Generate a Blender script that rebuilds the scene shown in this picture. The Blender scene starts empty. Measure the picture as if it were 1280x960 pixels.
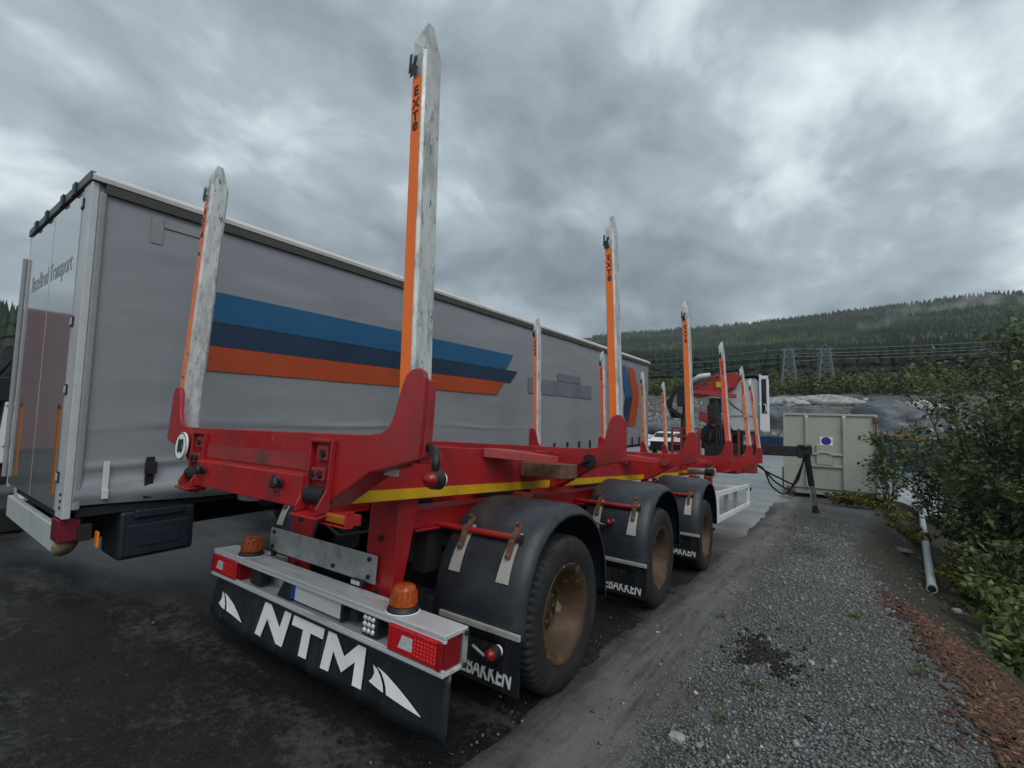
import bpy, math, random
import numpy as np
from mathutils import Matrix, Vector
R = math.radians
random.seed(7); rng = np.random.default_rng(7)
scn = bpy.context.scene
COL = scn.collection

# ------------------------------------------------------------------ camera
FPX = 565.4; CAM = np.array([2.6198, -1.5590, 1.6862])
RT = np.array([0.82131, 0.56980, 0.02790]); UP = np.array([0.01458, -0.06986, 0.99745]); FW = np.array([-0.57029, 0.81881, 0.06568])
cd = bpy.data.cameras.new('camera'); cam = bpy.data.objects.new('camera', cd); COL.objects.link(cam)
cd.sensor_width = 36.0; cd.lens = FPX / 1280 * 36.0; cd.clip_start = 0.05; cd.clip_end = 20000
cam.matrix_world = Matrix(((RT[0], UP[0], -FW[0], CAM[0]), (RT[1], UP[1], -FW[1], CAM[1]), (RT[2], UP[2], -FW[2], CAM[2]), (0, 0, 0, 1)))
scn.camera = cam
scn.render.resolution_x = 1024; scn.render.resolution_y = 768
scn.view_settings.view_transform = 'Standard'; scn.view_settings.look = 'None'
scn.view_settings.gamma = 1; scn.view_settings.exposure = 0.5

# ------------------------------------------------------------------ sky and sun
SUN_EL, SUN_AZ = R(52), R(125)
world = bpy.data.worlds.new('World'); scn.world = world; world.use_nodes = True
wt = world.node_tree; wt.nodes.clear()
def wn(t, **k):
    n = wt.nodes.new(t)
    for a, b in k.items(): setattr(n, a, b)
    return n
def wl(a, b): wt.links.new(a, b)
def wmath(op, a, b=None):
    n = wn('ShaderNodeMath', operation=op)
    for i, v in enumerate((a, b)):
        if v is None: continue
        if isinstance(v, (int, float)): n.inputs[i].default_value = v
        else: wl(v, n.inputs[i])
    return n.outputs[0]
wo = wn('ShaderNodeOutputWorld'); wtc = wn('ShaderNodeTexCoord'); sep = wn('ShaderNodeSeparateXYZ'); wl(wtc.outputs['Generated'], sep.inputs[0])
den = wmath('ADD', wmath('ABSOLUTE', sep.outputs[2]), 0.40)
comb = wn('ShaderNodeCombineXYZ'); wl(wmath('DIVIDE', sep.outputs[0], den), comb.inputs[0]); wl(wmath('DIVIDE', sep.outputs[1], den), comb.inputs[1])
def cloud(scale, detail, rough, dist, rot, sc, loc=(0, 0, 0)):
    m = wn('ShaderNodeMapping'); m.inputs['Rotation'].default_value[2] = rot; m.inputs['Scale'].default_value = sc; m.inputs['Location'].default_value = loc
    wl(comb.outputs[0], m.inputs[0])
    n = wn('ShaderNodeTexNoise'); n.inputs['Scale'].default_value = scale; n.inputs['Detail'].default_value = detail
    n.inputs['Roughness'].default_value = rough; n.inputs['Distortion'].default_value = dist; wl(m.outputs[0], n.inputs['Vector']); return n.outputs['Fac']
ca = cloud(1.5, 5, 0.5, 0.25, R(-38), (1.0, 0.62, 1), (2.7, 3.3, 0))
cb = cloud(4.6, 9, 0.56, 0.3, R(-32), (1.0, 0.85, 1), (2.1, 6.3, 0))
fac = wmath('ADD', wmath('MULTIPLY', ca, 0.64), wmath('MULTIPLY', cb, 0.36))
ramp = wn('ShaderNodeValToRGB'); e = ramp.color_ramp.elements
e[0].position = 0.36; e[0].color = (0.145, 0.174, 0.203, 1); e[1].position = 0.65; e[1].color = (0.72, 0.80, 0.83, 1)
x = e.new(0.44); x.color = (0.215, 0.256, 0.292, 1); x = e.new(0.54); x.color = (0.35, 0.412, 0.452, 1)
wl(fac, ramp.inputs[0])
bgc = wn('ShaderNodeBackground'); wl(ramp.outputs[0], bgc.inputs[0]); bgc.inputs[1].default_value = 0.92
sky = wn('ShaderNodeTexSky', sky_type='NISHITA'); sky.sun_disc = False; sky.sun_elevation = SUN_EL; sky.sun_rotation = SUN_AZ; sky.air_density = 1.2; sky.dust_density = 2.0
bgs = wn('ShaderNodeBackground'); wl(sky.outputs[0], bgs.inputs[0]); bgs.inputs[1].default_value = 0.07
mixw = wn('ShaderNodeMixShader'); mixw.inputs[0].default_value = 0.9; wl(bgs.outputs[0], mixw.inputs[1]); wl(bgc.outputs[0], mixw.inputs[2]); wl(mixw.outputs[0], wo.inputs[0])
sd = bpy.data.lights.new('sun', 'SUN'); so = bpy.data.objects.new('sun', sd); COL.objects.link(so)
sd.energy = 1.1; sd.angle = R(45); sd.color = (1.0, 0.97, 0.93)
sdir = Vector((math.sin(SUN_AZ) * math.cos(SUN_EL), math.cos(SUN_AZ) * math.cos(SUN_EL), math.sin(SUN_EL)))
so.rotation_euler = sdir.to_track_quat('Z', 'Y').to_euler()
scn.render.engine = 'CYCLES'

# ------------------------------------------------------------------ pixel helpers (photo pixel -> direction; distance from a known plane)
GM = np.array([[0.99981, 0, -0.019555], [0.001431, 0.997319, 0.073158], [0.019503, -0.073172, 0.997129]])   # trailer frame (sloping yard) -> level world
GMAT = Matrix([[*GM[i], 0] for i in range(3)] + [[0, 0, 0, 1]])
CAMT = GM.T @ CAM
def ray(x, y): return FW + RT * (x - 640) / FPX + UP * (480 - y) / FPX
def on(x, y, ax, v):
    d = ray(x, y); i = 'xyz'.index(ax); return CAM + d * ((v - CAM[i]) / d[i])
def onT(x, y, ax, v):
    d = GM.T @ ray(x, y); i = 'xyz'.index(ax); return CAMT + d * ((v - CAMT[i]) / d[i])
def at(x, y, depth): return CAM + ray(x, y) * depth

# ------------------------------------------------------------------ materials
def M(name, col, rough=0.5, metal=0.0, var=0.12, vs=6.0, stretch=(1, 1, 1), dirt=None, chips=None, bump=0.0, bs=40.0, spec=0.5, emit=0.0, alpha=None, coat=0.0, rvar=0.0, attr=None, trans=0.0, scuff=None):
    m = bpy.data.materials.new(name); m.use_nodes = True; t = m.node_tree; b = t.nodes['Principled BSDF']
    tc = t.nodes.new('ShaderNodeTexCoord'); mp = t.nodes.new('ShaderNodeMapping'); mp.inputs['Scale'].default_value = stretch
    t.links.new(tc.outputs['Object'], mp.inputs[0])
    def noise(s, d=6, r=0.6, vec=None):
        n = t.nodes.new('ShaderNodeTexNoise'); n.inputs['Scale'].default_value = s; n.inputs['Detail'].default_value = d; n.inputs['Roughness'].default_value = r
        t.links.new(vec or mp.outputs[0], n.inputs['Vector']); return n.outputs['Fac']
    def mix(f, a, c):
        n = t.nodes.new('ShaderNodeMix'); n.data_type = 'RGBA'
        if isinstance(f, (int, float)): n.inputs[0].default_value = f
        else: t.links.new(f, n.inputs[0])
        for i, v in ((6, a), (7, c)):
            if isinstance(v, tuple): n.inputs[i].default_value = (*v[:3], 1)
            else: t.links.new(v, n.inputs[i])
        return n.outputs[2]
    def rampf(f, p0, p1):
        n = t.nodes.new('ShaderNodeMapRange'); n.inputs[1].default_value = p0; n.inputs[2].default_value = p1; t.links.new(f, n.inputs[0]); return n.outputs[0]
    lo = tuple(c * (1 - var) for c in col); hi = tuple(min(1, c * (1 + var)) for c in col)
    out = mix(rampf(noise(vs), 0.3, 0.7), lo, hi)
    if attr:
        a = t.nodes.new('ShaderNodeAttribute'); a.attribute_name = 'tint'; cr = t.nodes.new('ShaderNodeValToRGB'); cr.color_ramp.elements.remove(cr.color_ramp.elements[1])
        for i, (p, c) in enumerate(attr):
            if i == 0: el = cr.color_ramp.elements[0]; el.position = p
            else: el = cr.color_ramp.elements.new(p)
            el.color = (*c, 1)
        t.links.new(a.outputs['Fac'], cr.inputs[0]); out = mix(0.8, out, cr.outputs[0]) if var else cr.outputs[0]
    if dirt:                                     # (colour, amount 0..1, scale)
        out = mix(rampf(noise(dirt[2], 8, 0.65), 0.72 - 0.4 * dirt[1], 0.86 - 0.3 * dirt[1]), out, dirt[0])
    if chips:                                    # (colour, threshold, scale)
        out = mix(rampf(noise(chips[2], 3, 0.5, tc.outputs['Object']), chips[1], chips[1] + 0.03), out, chips[0])
    for (sc, lo_, hi_, sca, sst_) in (scuff or []):
        m2 = t.nodes.new('ShaderNodeMapping'); m2.inputs['Scale'].default_value = sst_; t.links.new(tc.outputs['Object'], m2.inputs[0])
        out = mix(rampf(noise(sca, 10, 0.7, m2.outputs[0]), lo_, hi_), out, sc)
    t.links.new(out, b.inputs['Base Color'])
    b.inputs['Roughness'].default_value = rough; b.inputs['Metallic'].default_value = metal; b.inputs['Specular IOR Level'].default_value = spec
    b.inputs['Coat Weight'].default_value = coat; b.inputs['Coat Roughness'].default_value = 0.15 if coat < .9 else 0.06
    if rvar:
        n = t.nodes.new('ShaderNodeMapRange'); n.inputs[3].default_value = max(0.03, rough - rvar); n.inputs[4].default_value = min(1, rough + rvar); n.inputs[1].default_value = 0.35; n.inputs[2].default_value = 0.65
        t.links.new(noise(vs * 0.6, 5), n.inputs[0]); t.links.new(n.outputs[0], b.inputs['Roughness'])
    if bump:
        bn = t.nodes.new('ShaderNodeBump'); bn.inputs['Strength'].default_value = bump; bn.inputs['Distance'].default_value = 0.01
        t.links.new(noise(bs, 4), bn.inputs['Height']); t.links.new(bn.outputs[0], b.inputs['Normal'])
    if emit: t.links.new(out, b.inputs['Emission Color']); b.inputs['Emission Strength'].default_value = emit
    if trans: b.inputs['Transmission Weight'].default_value = trans
    return m
K = {}
RUST = (0.10, 0.052, 0.03)
K['red'] = M('red_paint', (0.37, 0.0125, 0.016), 0.40, var=0.18, vs=3, dirt=((0.17, 0.022, 0.02), 0.34, 4), chips=(RUST, 0.76, 17), coat=0.15, rvar=0.15, bump=0.05, bs=30, scuff=[((0.22, 0.024, 0.022), .50, .66, 5, (1, 1, .4)), ((0.08, 0.03, 0.022), .62, .68, 9, (1, 1, .45)), ((0.50, 0.22, 0.20), .665, .70, 26, (1, 1, .35))])
K['red_dirty'] = M('worn_red_paint', (0.30, 0.028, 0.028), 0.6, var=0.25, vs=4, dirt=((0.10, 0.05, 0.035), 0.55, 5), chips=(RUST, 0.66, 15), rvar=0.15)
K['red_pale'] = M('sun_bleached_red_paint', (0.36, 0.045, 0.045), 0.55, var=0.2, dirt=(RUST, 0.45, 9))
K['yellow'] = M('yellow_reflective_tape', (0.62, 0.36, 0.012), 0.4, var=0.14, vs=6, dirt=((0.26, 0.15, 0.02), 0.35, 4))
K['orange'] = M('fluorescent_orange_strip', (1.0, 0.185, 0.012), 0.45, var=0.04, scuff=[((0.80, 0.20, 0.05), .56, .70, 12, (1, 1, .4)), ((0.20, 0.09, 0.05), .68, .72, 24, (1.5, 1, .3))])
K['orange_old'] = M('scuffed_orange_strip', (0.88, 0.21, 0.07), 0.55, var=0.12, dirt=((0.7, 0.22, 0.1), 0.45, 8), chips=((0.10, 0.06, 0.05), 0.63, 12))
K['orange_red'] = M('red_orange_strip', (0.95, 0.10, 0.03), 0.5, var=0.1, dirt=((0.75, 0.16, 0.06), 0.4, 8), chips=((0.10, 0.06, 0.05), 0.66, 12))
K['stake'] = M('scuffed_aluminium', (0.58, 0.615, 0.61), 0.5, 0.2, var=0.12, vs=6, stretch=(1, 1, 0.4), rvar=0.1, bump=0.12, bs=60, scuff=[((0.38, 0.395, 0.385), .46, .60, 13, (1, 1, .35)), ((0.25, 0.26, 0.255), .54, .66, 24, (1, 1, .3)), ((0.06, 0.06, 0.057), .615, .65, 22, (1.3, 1.3, .4)), ((0.72, 0.75, 0.75), .62, .70, 22, (1.5, 1.5, .15))])
K['alu'] = M('brushed_aluminium', (0.70, 0.72, 0.73), 0.36, 0.35, var=0.1, vs=5, stretch=(0.3, 3, 3), dirt=((0.25, 0.25, 0.24), 0.33, 6), rvar=0.08)
K['galv'] = M('galvanised_plate', (0.36, 0.385, 0.375), 0.55, 0.35, var=0.16, vs=14, dirt=((0.14, 0.14, 0.12), 0.42, 6), rvar=0.1)
K['strap'] = M('worn_steel_strap', (0.47, 0.48, 0.44), 0.5, 0.4, var=0.15, dirt=((0.20, 0.13, 0.08), 0.42, 10))
K['rust'] = M('rusty_steel', (0.13, 0.068, 0.04), 0.85, var=0.4, vs=16, dirt=((0.22, 0.13, 0.08), 0.4, 22), bump=0.3, bs=60)
K['rim'] = M('rusty_rim', (0.080, 0.047, 0.023), 0.62, 0.15, var=0.45, vs=7, stretch=(.6, 1.2, 1.2), dirt=((0.050, 0.024, 0.014), 0.62, 6), chips=((0.21, 0.175, 0.115), 0.63, 9), bump=0.25, bs=50)
K['rubber'] = M('tyre_rubber', (0.013, 0.014, 0.0155), 0.7, var=0.3, vs=9, dirt=((0.034, 0.035, 0.034), 0.42, 5), bump=0.15, bs=60, rvar=0.12)
K['flap'] = M('black_rubber_flap', (0.010, 0.0125, 0.016), 0.5, var=0.25, vs=5, stretch=(3, 3, 0.6), dirt=((0.034, 0.038, 0.042), 0.42, 5), rvar=0.12)
K['fender'] = M('grey_black_plastic', (0.022, 0.028, 0.035), 0.45, var=0.25, vs=4, rvar=0.12, bump=0.06, bs=70, scuff=[((0.048, 0.053, 0.058), .48, .68, 3, (1, 1, .6)), ((0.085, 0.088, 0.088), .62, .74, 9, (1, 1, .35)), ((0.010, 0.012, 0.015), .60, .68, 20, (.5, 2, .5))])
K['black'] = M('black_paint', (0.014, 0.015, 0.017), 0.5, var=0.3, dirt=((0.045, 0.045, 0.045), 0.35, 8))
K['dark'] = M('grimy_dark_steel', (0.012, 0.0115, 0.0115), 0.75, var=0.35, dirt=((0.035, 0.03, 0.026), 0.38, 7))
K['white'] = M('white_sticker', (0.86, 0.88, 0.89), 0.5, var=0.06, dirt=((0.45, 0.46, 0.46), 0.3, 10))
K['whitepaint'] = M('white_paint', (0.74, 0.76, 0.77), 0.4, var=0.06, dirt=((0.45, 0.46, 0.45), 0.3, 5))
K['letter_grey'] = M('grey_print', (0.62, 0.63, 0.63), 0.6, var=0.15, dirt=((0.25, 0.25, 0.25), 0.35, 12))
K['redlens'] = M('red_lens', (0.50, 0.006, 0.012), 0.14, var=0.35, vs=70, spec=0.6, bump=0.4, bs=120)
K['redled'] = M('red_led_optics', (0.95, 0.06, 0.05), 0.12, var=0.3, vs=90, bump=.3, bs=150)
K['redlens_deep'] = M('deep_red_lens', (0.22, 0.006, 0.010), 0.16, var=0.2, vs=40, bump=0.2, bs=110)
K['clear'] = M('clear_lens', (0.72, 0.74, 0.74), 0.12, 0.3, var=0.25, vs=60, bump=0.4, bs=120)
K['amber'] = M('amber_lens', (0.40, 0.075, 0.008), 0.15, var=0.25, vs=25, bump=0.2, bs=60)
K['amber_dull'] = M('dull_amber_lens', (0.42, 0.13, 0.012), 0.3, var=0.25, vs=40)
K['curtain'] = M('silver_curtain_tarpaulin', (0.275, 0.298, 0.322), 0.38, 0.12, var=0.07, vs=1.4, stretch=(1, 0.35, 1.3), dirt=((0.195, 0.215, 0.238), 0.42, 1.2), rvar=0.08, bump=0.22, bs=4)
K['curtain_patch'] = M('grey_repair_tape', (0.26, 0.275, 0.29), 0.5, var=0.1)
K['semi_door'] = M('glossy_white_door', (0.30, 0.325, 0.335), 0.12, var=0.05, vs=2, dirt=((0.22, 0.235, 0.245), 0.35, 2.5), coat=1.0)
K['semi_post'] = M('pale_grey_post', (0.50, 0.535, 0.55), 0.4, var=0.06, dirt=((0.33, 0.35, 0.36), 0.32, 5), rvar=0.08)
K['roofrail'] = M('weathered_white_roof_edge', (0.56, 0.57, 0.55), 0.5, var=0.1, dirt=((0.33, 0.32, 0.28), 0.42, 5))
K['rail_dark'] = M('brown_grey_gutter', (0.10, 0.10, 0.092), 0.5, 0.2, var=0.15)
K['blue'] = M('blue_print', (0.012, 0.10, 0.22), 0.4, var=0.08, vs=2)
K['navy'] = M('navy_print', (0.012, 0.035, 0.075), 0.4, var=0.12, vs=2)
K['orprint'] = M('orange_print', (0.40, 0.062, 0.015), 0.4, var=0.1, vs=2)
K['slate'] = M('faded_slate_print', (0.155, 0.175, 0.21), 0.4, var=0.15, vs=3)
K['doorprint'] = M('faded_grey_lettering', (0.30, 0.325, 0.345), 0.3, var=0.1)
K['maroon'] = M('dull_maroon_panel', (0.115, 0.035, 0.042), 0.5, var=0.25, vs=1.5)
K['maroon_tail'] = M('deep_red_tail_lens', (0.16, 0.015, 0.03), 0.25, var=0.2)
K['toolbox'] = M('navy_plastic_box', (0.014, 0.020, 0.031), 0.48, var=0.15, dirt=((0.034, 0.038, 0.046), 0.35, 5))
K['reflector'] = M('orange_reflector', (0.9, 0.24, 0.01), 0.3, var=0.1)
K['glass'] = M('dark_window_glass', (0.02, 0.025, 0.028), 0.06, var=0.2)
K['chrome'] = M('polished_piston', (0.55, 0.56, 0.57), 0.2, 0.9, var=0.1)
K['plate'] = M('number_plate', (0.62, 0.63, 0.63), 0.4, var=0.08)
K['euroblue'] = M('plate_blue_band', (0.01, 0.05, 0.30), 0.4, var=0.08)
K['container'] = M('pale_green_grey_container', (0.41, 0.425, 0.365), 0.5, var=0.06, vs=2, dirt=((0.30, 0.32, 0.275), 0.36, 2.5), rvar=0.1)
K['signblue'] = M('sign_blue', (0.02, 0.06, 0.30), 0.4, var=0.08)
K['signyellow'] = M('sign_yellow', (0.60, 0.40, 0.02), 0.4, var=0.1)
K['skipblue'] = M('blue_skip', (0.02, 0.05, 0.12), 0.5, var=0.15, dirt=((0.12, 0.07, 0.05), 0.4, 3))
K['pipe'] = M('grey_plastic_pipe', (0.42, 0.47, 0.48), 0.4, var=0.08, dirt=((0.22, 0.24, 0.23), 0.36, 6))
K['wood'] = M('weathered_wood', (0.20, 0.15, 0.09), 0.8, var=0.3, vs=5, stretch=(1, 1, 8))
K['bark'] = M('shrub_bark', (0.07, 0.05, 0.035), 0.85, var=0.3)
K['pylon'] = M('galvanised_lattice', (0.15, 0.17, 0.18), 0.5, 0.2, var=0.05)
K['wire'] = M('power_cable', (0.25, 0.28, 0.28), 0.5, 0.2, var=0.05)
K['rock'] = M('pale_rock', (0.34, 0.35, 0.35), 0.85, var=0.45, vs=1.2, bump=0.4, bs=8)
K['rockdark'] = M('grey_rock', (0.13, 0.13, 0.125), 0.8, var=0.35, vs=9, bump=0.4, bs=30)

# ------------------------------------------------------------------ mesh building
class MB:
    def __init__(s): s.v = []; s.f = []
    def add(s, vs, fs):
        o = len(s.v); s.v += [tuple(float(c) for c in p) for p in vs]; s.f += [tuple(i + o for i in f) for f in fs]; return s
    def box(s, x0, x1, y0, y1, z0, z1):
        return s.add([(x0, y0, z0), (x1, y0, z0), (x1, y1, z0), (x0, y1, z0), (x0, y0, z1), (x1, y0, z1), (x1, y1, z1), (x0, y1, z1)],
                     [(0, 3, 2, 1), (4, 5, 6, 7), (0, 1, 5, 4), (1, 2, 6, 5), (2, 3, 7, 6), (3, 0, 4, 7)])
    def hexa(s, p): return s.add(p, [(0, 3, 2, 1), (4, 5, 6, 7), (0, 1, 5, 4), (1, 2, 6, 5), (2, 3, 7, 6), (3, 0, 4, 7)])
    def prism(s, poly, ax, a, b):          # poly in the other two axes (x: (y,z); y: (x,z); z: (x,y))
        def P(u, w, t): return {'x': (t, u, w), 'y': (u, t, w), 'z': (u, w, t)}[ax]
        n = len(poly); vs = [P(*q, a) for q in poly] + [P(*q, b) for q in poly]
        fs = [tuple(range(n)), tuple(range(2 * n - 1, n - 1, -1))] + [(i, i + n, (i + 1) % n + n, (i + 1) % n) for i in range(n)]
        return s.add(vs, fs)
    def cyl(s, p0, p1, r0, r1=None, n=12, cap=True):
        r1 = r0 if r1 is None else r1; p0 = Vector(p0); p1 = Vector(p1); d = (p1 - p0).normalized()
        a = d.orthogonal().normalized(); b = d.cross(a); vs = []
        for p, r in ((p0, r0), (p1, r1)): vs += [p + (a * math.cos(2 * math.pi * i / n) + b * math.sin(2 * math.pi * i / n)) * r for i in range(n)]
        fs = [(i, (i + 1) % n, (i + 1) % n + n, i + n) for i in range(n)]
        if cap: fs += [tuple(range(n - 1, -1, -1)), tuple(range(n, 2 * n))]
        return s.add(vs, fs)
    def tube(s, pts, r, n=8):
        pts = [Vector(p) for p in pts]; vs = []; a = None
        rs = r if isinstance(r, (list, tuple)) else [r] * len(pts)
        for i, p in enumerate(pts):
            d = (pts[min(i + 1, len(pts) - 1)] - pts[max(i - 1, 0)]).normalized()
            a = d.orthogonal().normalized() if a is None else (a - d * a.dot(d)).normalized()
            b = d.cross(a); vs += [p + (a * math.cos(2 * math.pi * k / n) + b * math.sin(2 * math.pi * k / n)) * rs[i] for k in range(n)]
        m = len(pts); fs = [(i * n + k, i * n + (k + 1) % n, (i + 1) * n + (k + 1) % n, (i + 1) * n + k) for i in range(m - 1) for k in range(n)]
        fs += [tuple(range(n - 1, -1, -1)), tuple(range((m - 1) * n, m * n))]
        return s.add(vs, fs)
    def lathe(s, prof, o, ax='x', n=48, mod=None):   # prof = (axial, radius) pairs
        vs = []
        for k in range(n):
            c, q = math.cos(2 * math.pi * k / n), math.sin(2 * math.pi * k / n)
            for j, (a, r) in enumerate(prof):
                if mod: r = mod(k, j, r)
                vs.append({'x': (o[0] + a, o[1] + r * c, o[2] + r * q), 'z': (o[0] + r * c, o[1] + r * q, o[2] + a), 'y': (o[0] + r * q, o[1] + a, o[2] + r * c)}[ax])
        m = len(prof)
        return s.add(vs, [(k * m + j, ((k + 1) % n) * m + j, ((k + 1) % n) * m + j + 1, k * m + j + 1) for k in range(n) for j in range(m - 1)])
    def beam(s, p0, p1, w, h=None):
        h = h or w; p0 = Vector(p0); p1 = Vector(p1); d = (p1 - p0).normalized()
        u = Vector((0, 0, 1)) if abs(d.z) < 0.95 else Vector((0, 1, 0)); a = d.cross(u).normalized(); b = a.cross(d).normalized(); vs = []
        for p in (p0, p1): vs += [p - a * w / 2 - b * h / 2, p + a * w / 2 - b * h / 2, p + a * w / 2 + b * h / 2, p - a * w / 2 + b * h / 2]
        return s.add(vs, [(0, 1, 2, 3), (7, 6, 5, 4), (0, 4, 5, 1), (1, 5, 6, 2), (2, 6, 7, 3), (3, 7, 4, 0)])
    def mesh(s, name, smooth=False):
        me = bpy.data.meshes.new(name); me.from_pydata(s.v, [], s.f); me.update()
        import bmesh
        b = bmesh.new(); b.from_mesh(me); bmesh.ops.recalc_face_normals(b, faces=b.faces); b.to_mesh(me); b.free()
        if smooth: me.polygons.foreach_set('use_smooth', [True] * len(me.polygons))
        return me
    def build(s, name, mat, parent=None, bev=0.0, smooth=False):
        return link(name, s.mesh(name, smooth), mat, parent, bev, smooth)
def link(name, me, mat, parent=None, bev=0.0, smooth=False):
    o = bpy.data.objects.new(name, me); COL.objects.link(o)
    if mat is not None: me.materials.clear(); me.materials.append(K[mat] if isinstance(mat, str) else mat)
    if parent: o.parent = parent
    if bev:
        b = o.modifiers.new('bevel', 'BEVEL'); b.width = bev; b.segments = 2; b.limit_method = 'ANGLE'; b.angle_limit = R(35)
    elif smooth == 'edge':
        b = o.modifiers.new('split', 'EDGE_SPLIT'); b.split_angle = R(40)
    return o
def np_mesh(name, V, F, mat, parent=None, tint=None, smooth=False):
    me = bpy.data.meshes.new(name); V = np.asarray(V, np.float32); F = np.asarray(F, np.int32); k = F.shape[1]
    me.vertices.add(len(V)); me.vertices.foreach_set('co', V.ravel()); me.loops.add(F.size); me.loops.foreach_set('vertex_index', F.ravel())
    me.polygons.add(len(F)); me.polygons.foreach_set('loop_start', np.arange(0, F.size, k, dtype=np.int32)); me.polygons.foreach_set('loop_total', np.full(len(F), k, np.int32))
    if tint is not None: a = me.attributes.new('tint', 'FLOAT', 'POINT'); a.data.foreach_set('value', np.asarray(tint, np.float32))
    if smooth: me.polygons.foreach_set('use_smooth', np.ones(len(F), bool))
    me.update(calc_edges=True); return link(name, me, mat, parent)
def tag(o, label=None, cat=None, group=None, kind=None):
    for k, v in (('label', label), ('category', cat), ('group', group), ('kind', kind)):
        if v: o[k] = v
    return o
def thing(name, label, cat, mat=None, group=None):
    o = bpy.data.objects.new(name, None); COL.objects.link(o); o.empty_display_size = 0.2
    if mat is not None: o.matrix_world = mat
    return tag(o, label, cat, group)
def copy_part(o, parent, M4=None):
    c = o.copy(); COL.objects.link(c); c.parent = parent
    if M4 is not None: c.matrix_local = M4 @ o.matrix_local
    for ch in list(o.children): copy_part(ch, c)
    return c
def text(name, body, mat, parent, size, m4, thick=0.002, off=0.0, shear=0.0, xs=1.0, align='CENTER', line=1.0):
    cu = bpy.data.curves.new(name, 'FONT'); cu.body = body; cu.size = size; cu.extrude = thick; cu.shear = shear; cu.align_x = align; cu.align_y = 'CENTER'; cu.space_line = line
    ob = bpy.data.objects.new(name, cu); me = bpy.data.meshes.new_from_object(ob); bpy.data.objects.remove(ob)
    if off:                                          # heavier strokes: the same glyphs again, shifted a hair
        import bmesh
        b = bmesh.new(); k_ = 0
        for dx, dy in ((-1, 0), (1, 0), (0, .7), (0, -.7)):
            c = me.copy(); c.transform(TR(dx * off, dy * off, k_ * 1.5e-4)); b.from_mesh(c); bpy.data.meshes.remove(c); k_ += 1
        b.to_mesh(me); b.free()
    me.transform(Matrix.Diagonal((xs, 1, 1, 1))); me.transform(m4)
    return link(name, me, mat, parent)
REAR = Matrix.Rotation(R(90), 4, 'X')                       # text facing -Y
SIDE = Matrix.Rotation(R(90), 4, 'Z') @ REAR                # text facing +X
def TR(x, y, z): return Matrix.Translation((x, y, z))
def MIRX(): return Matrix.Diagonal((-1, 1, 1, 1))

# ------------------------------------------------------------------ ground
LAT = rng.random((256, 256))
def vnoise(x, y, s, o=0):
    x = np.asarray(x, float) * s + o * 17.3; y = np.asarray(y, float) * s + o * 9.1
    xi = np.floor(x).astype(int); yi = np.floor(y).astype(int); fx = x - xi; fy = y - yi
    fx = fx * fx * (3 - 2 * fx); fy = fy * fy * (3 - 2 * fy); g = lambda a, b: LAT[a & 255, b & 255]
    return (g(xi, yi) * (1 - fx) + g(xi + 1, yi) * fx) * (1 - fy) + (g(xi, yi + 1) * (1 - fx) + g(xi + 1, yi + 1) * fx) * fy
def fbm(x, y, s, n=4, o=0): return sum(vnoise(x, y, s * 2 ** i, o + i) * 0.5 ** i for i in range(n)) / sum(0.5 ** i for i in range(n))
def gz(x, y):                                           # the yard: slopes down ahead, levels out in front of the truck
    p = 0.0196 * np.clip(x, -12, 10) - 0.0734 * np.maximum(y, -7.0)
    return -0.9 + np.logaddexp(0, 10 * (p + 0.9)) / 10
def sst(a, b, v): t = np.clip((v - a) / (b - a), 0, 1); return t * t * (3 - 2 * t)
def crest(y): return 3.27 - 0.38 * sst(3.2, 7.0, np.asarray(y, float)) + 0.15 * np.maximum(np.asarray(y, float) - 9, 0)
def verge_d(x, y):                                      # the verge beside the asphalt: lip, crown, ditch, planted bank
    c = crest(y); u = x - c
    lip = 0.035 * sst(1.15, 1.75, x) + 0.03 * sst(1.7, 2.6, x)
    fall = -0.62 * sst(-0.05, 1.35, u); rise = 0.95 * sst(2.0, 6.0, u)
    return lip + fall + rise
def vz(x, y): return gz(x, y) + verge_d(x, y) + 0.05 * (fbm(x, y, 0.9, 3, 3) - 0.5) * sst(1.7, 2.6, x) + 0.16 * (fbm(x, y, 1.3, 4, 9) - 0.5) * sst(0, 0.8, x - crest(y))
def grid_sheet(name, xs, ys, zf, mat):
    X, Y = np.meshgrid(xs, ys, indexing='ij'); Z = zf(X, Y); nx, ny = X.shape; V = np.stack([X, Y, Z], -1).reshape(-1, 3)
    i = (np.arange(nx - 1)[:, None] * ny + np.arange(ny - 1)[None]).ravel()
    return np_mesh(name, V, np.stack([i, i + ny, i + ny + 1, i + 1], 1), mat, smooth=True)

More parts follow.
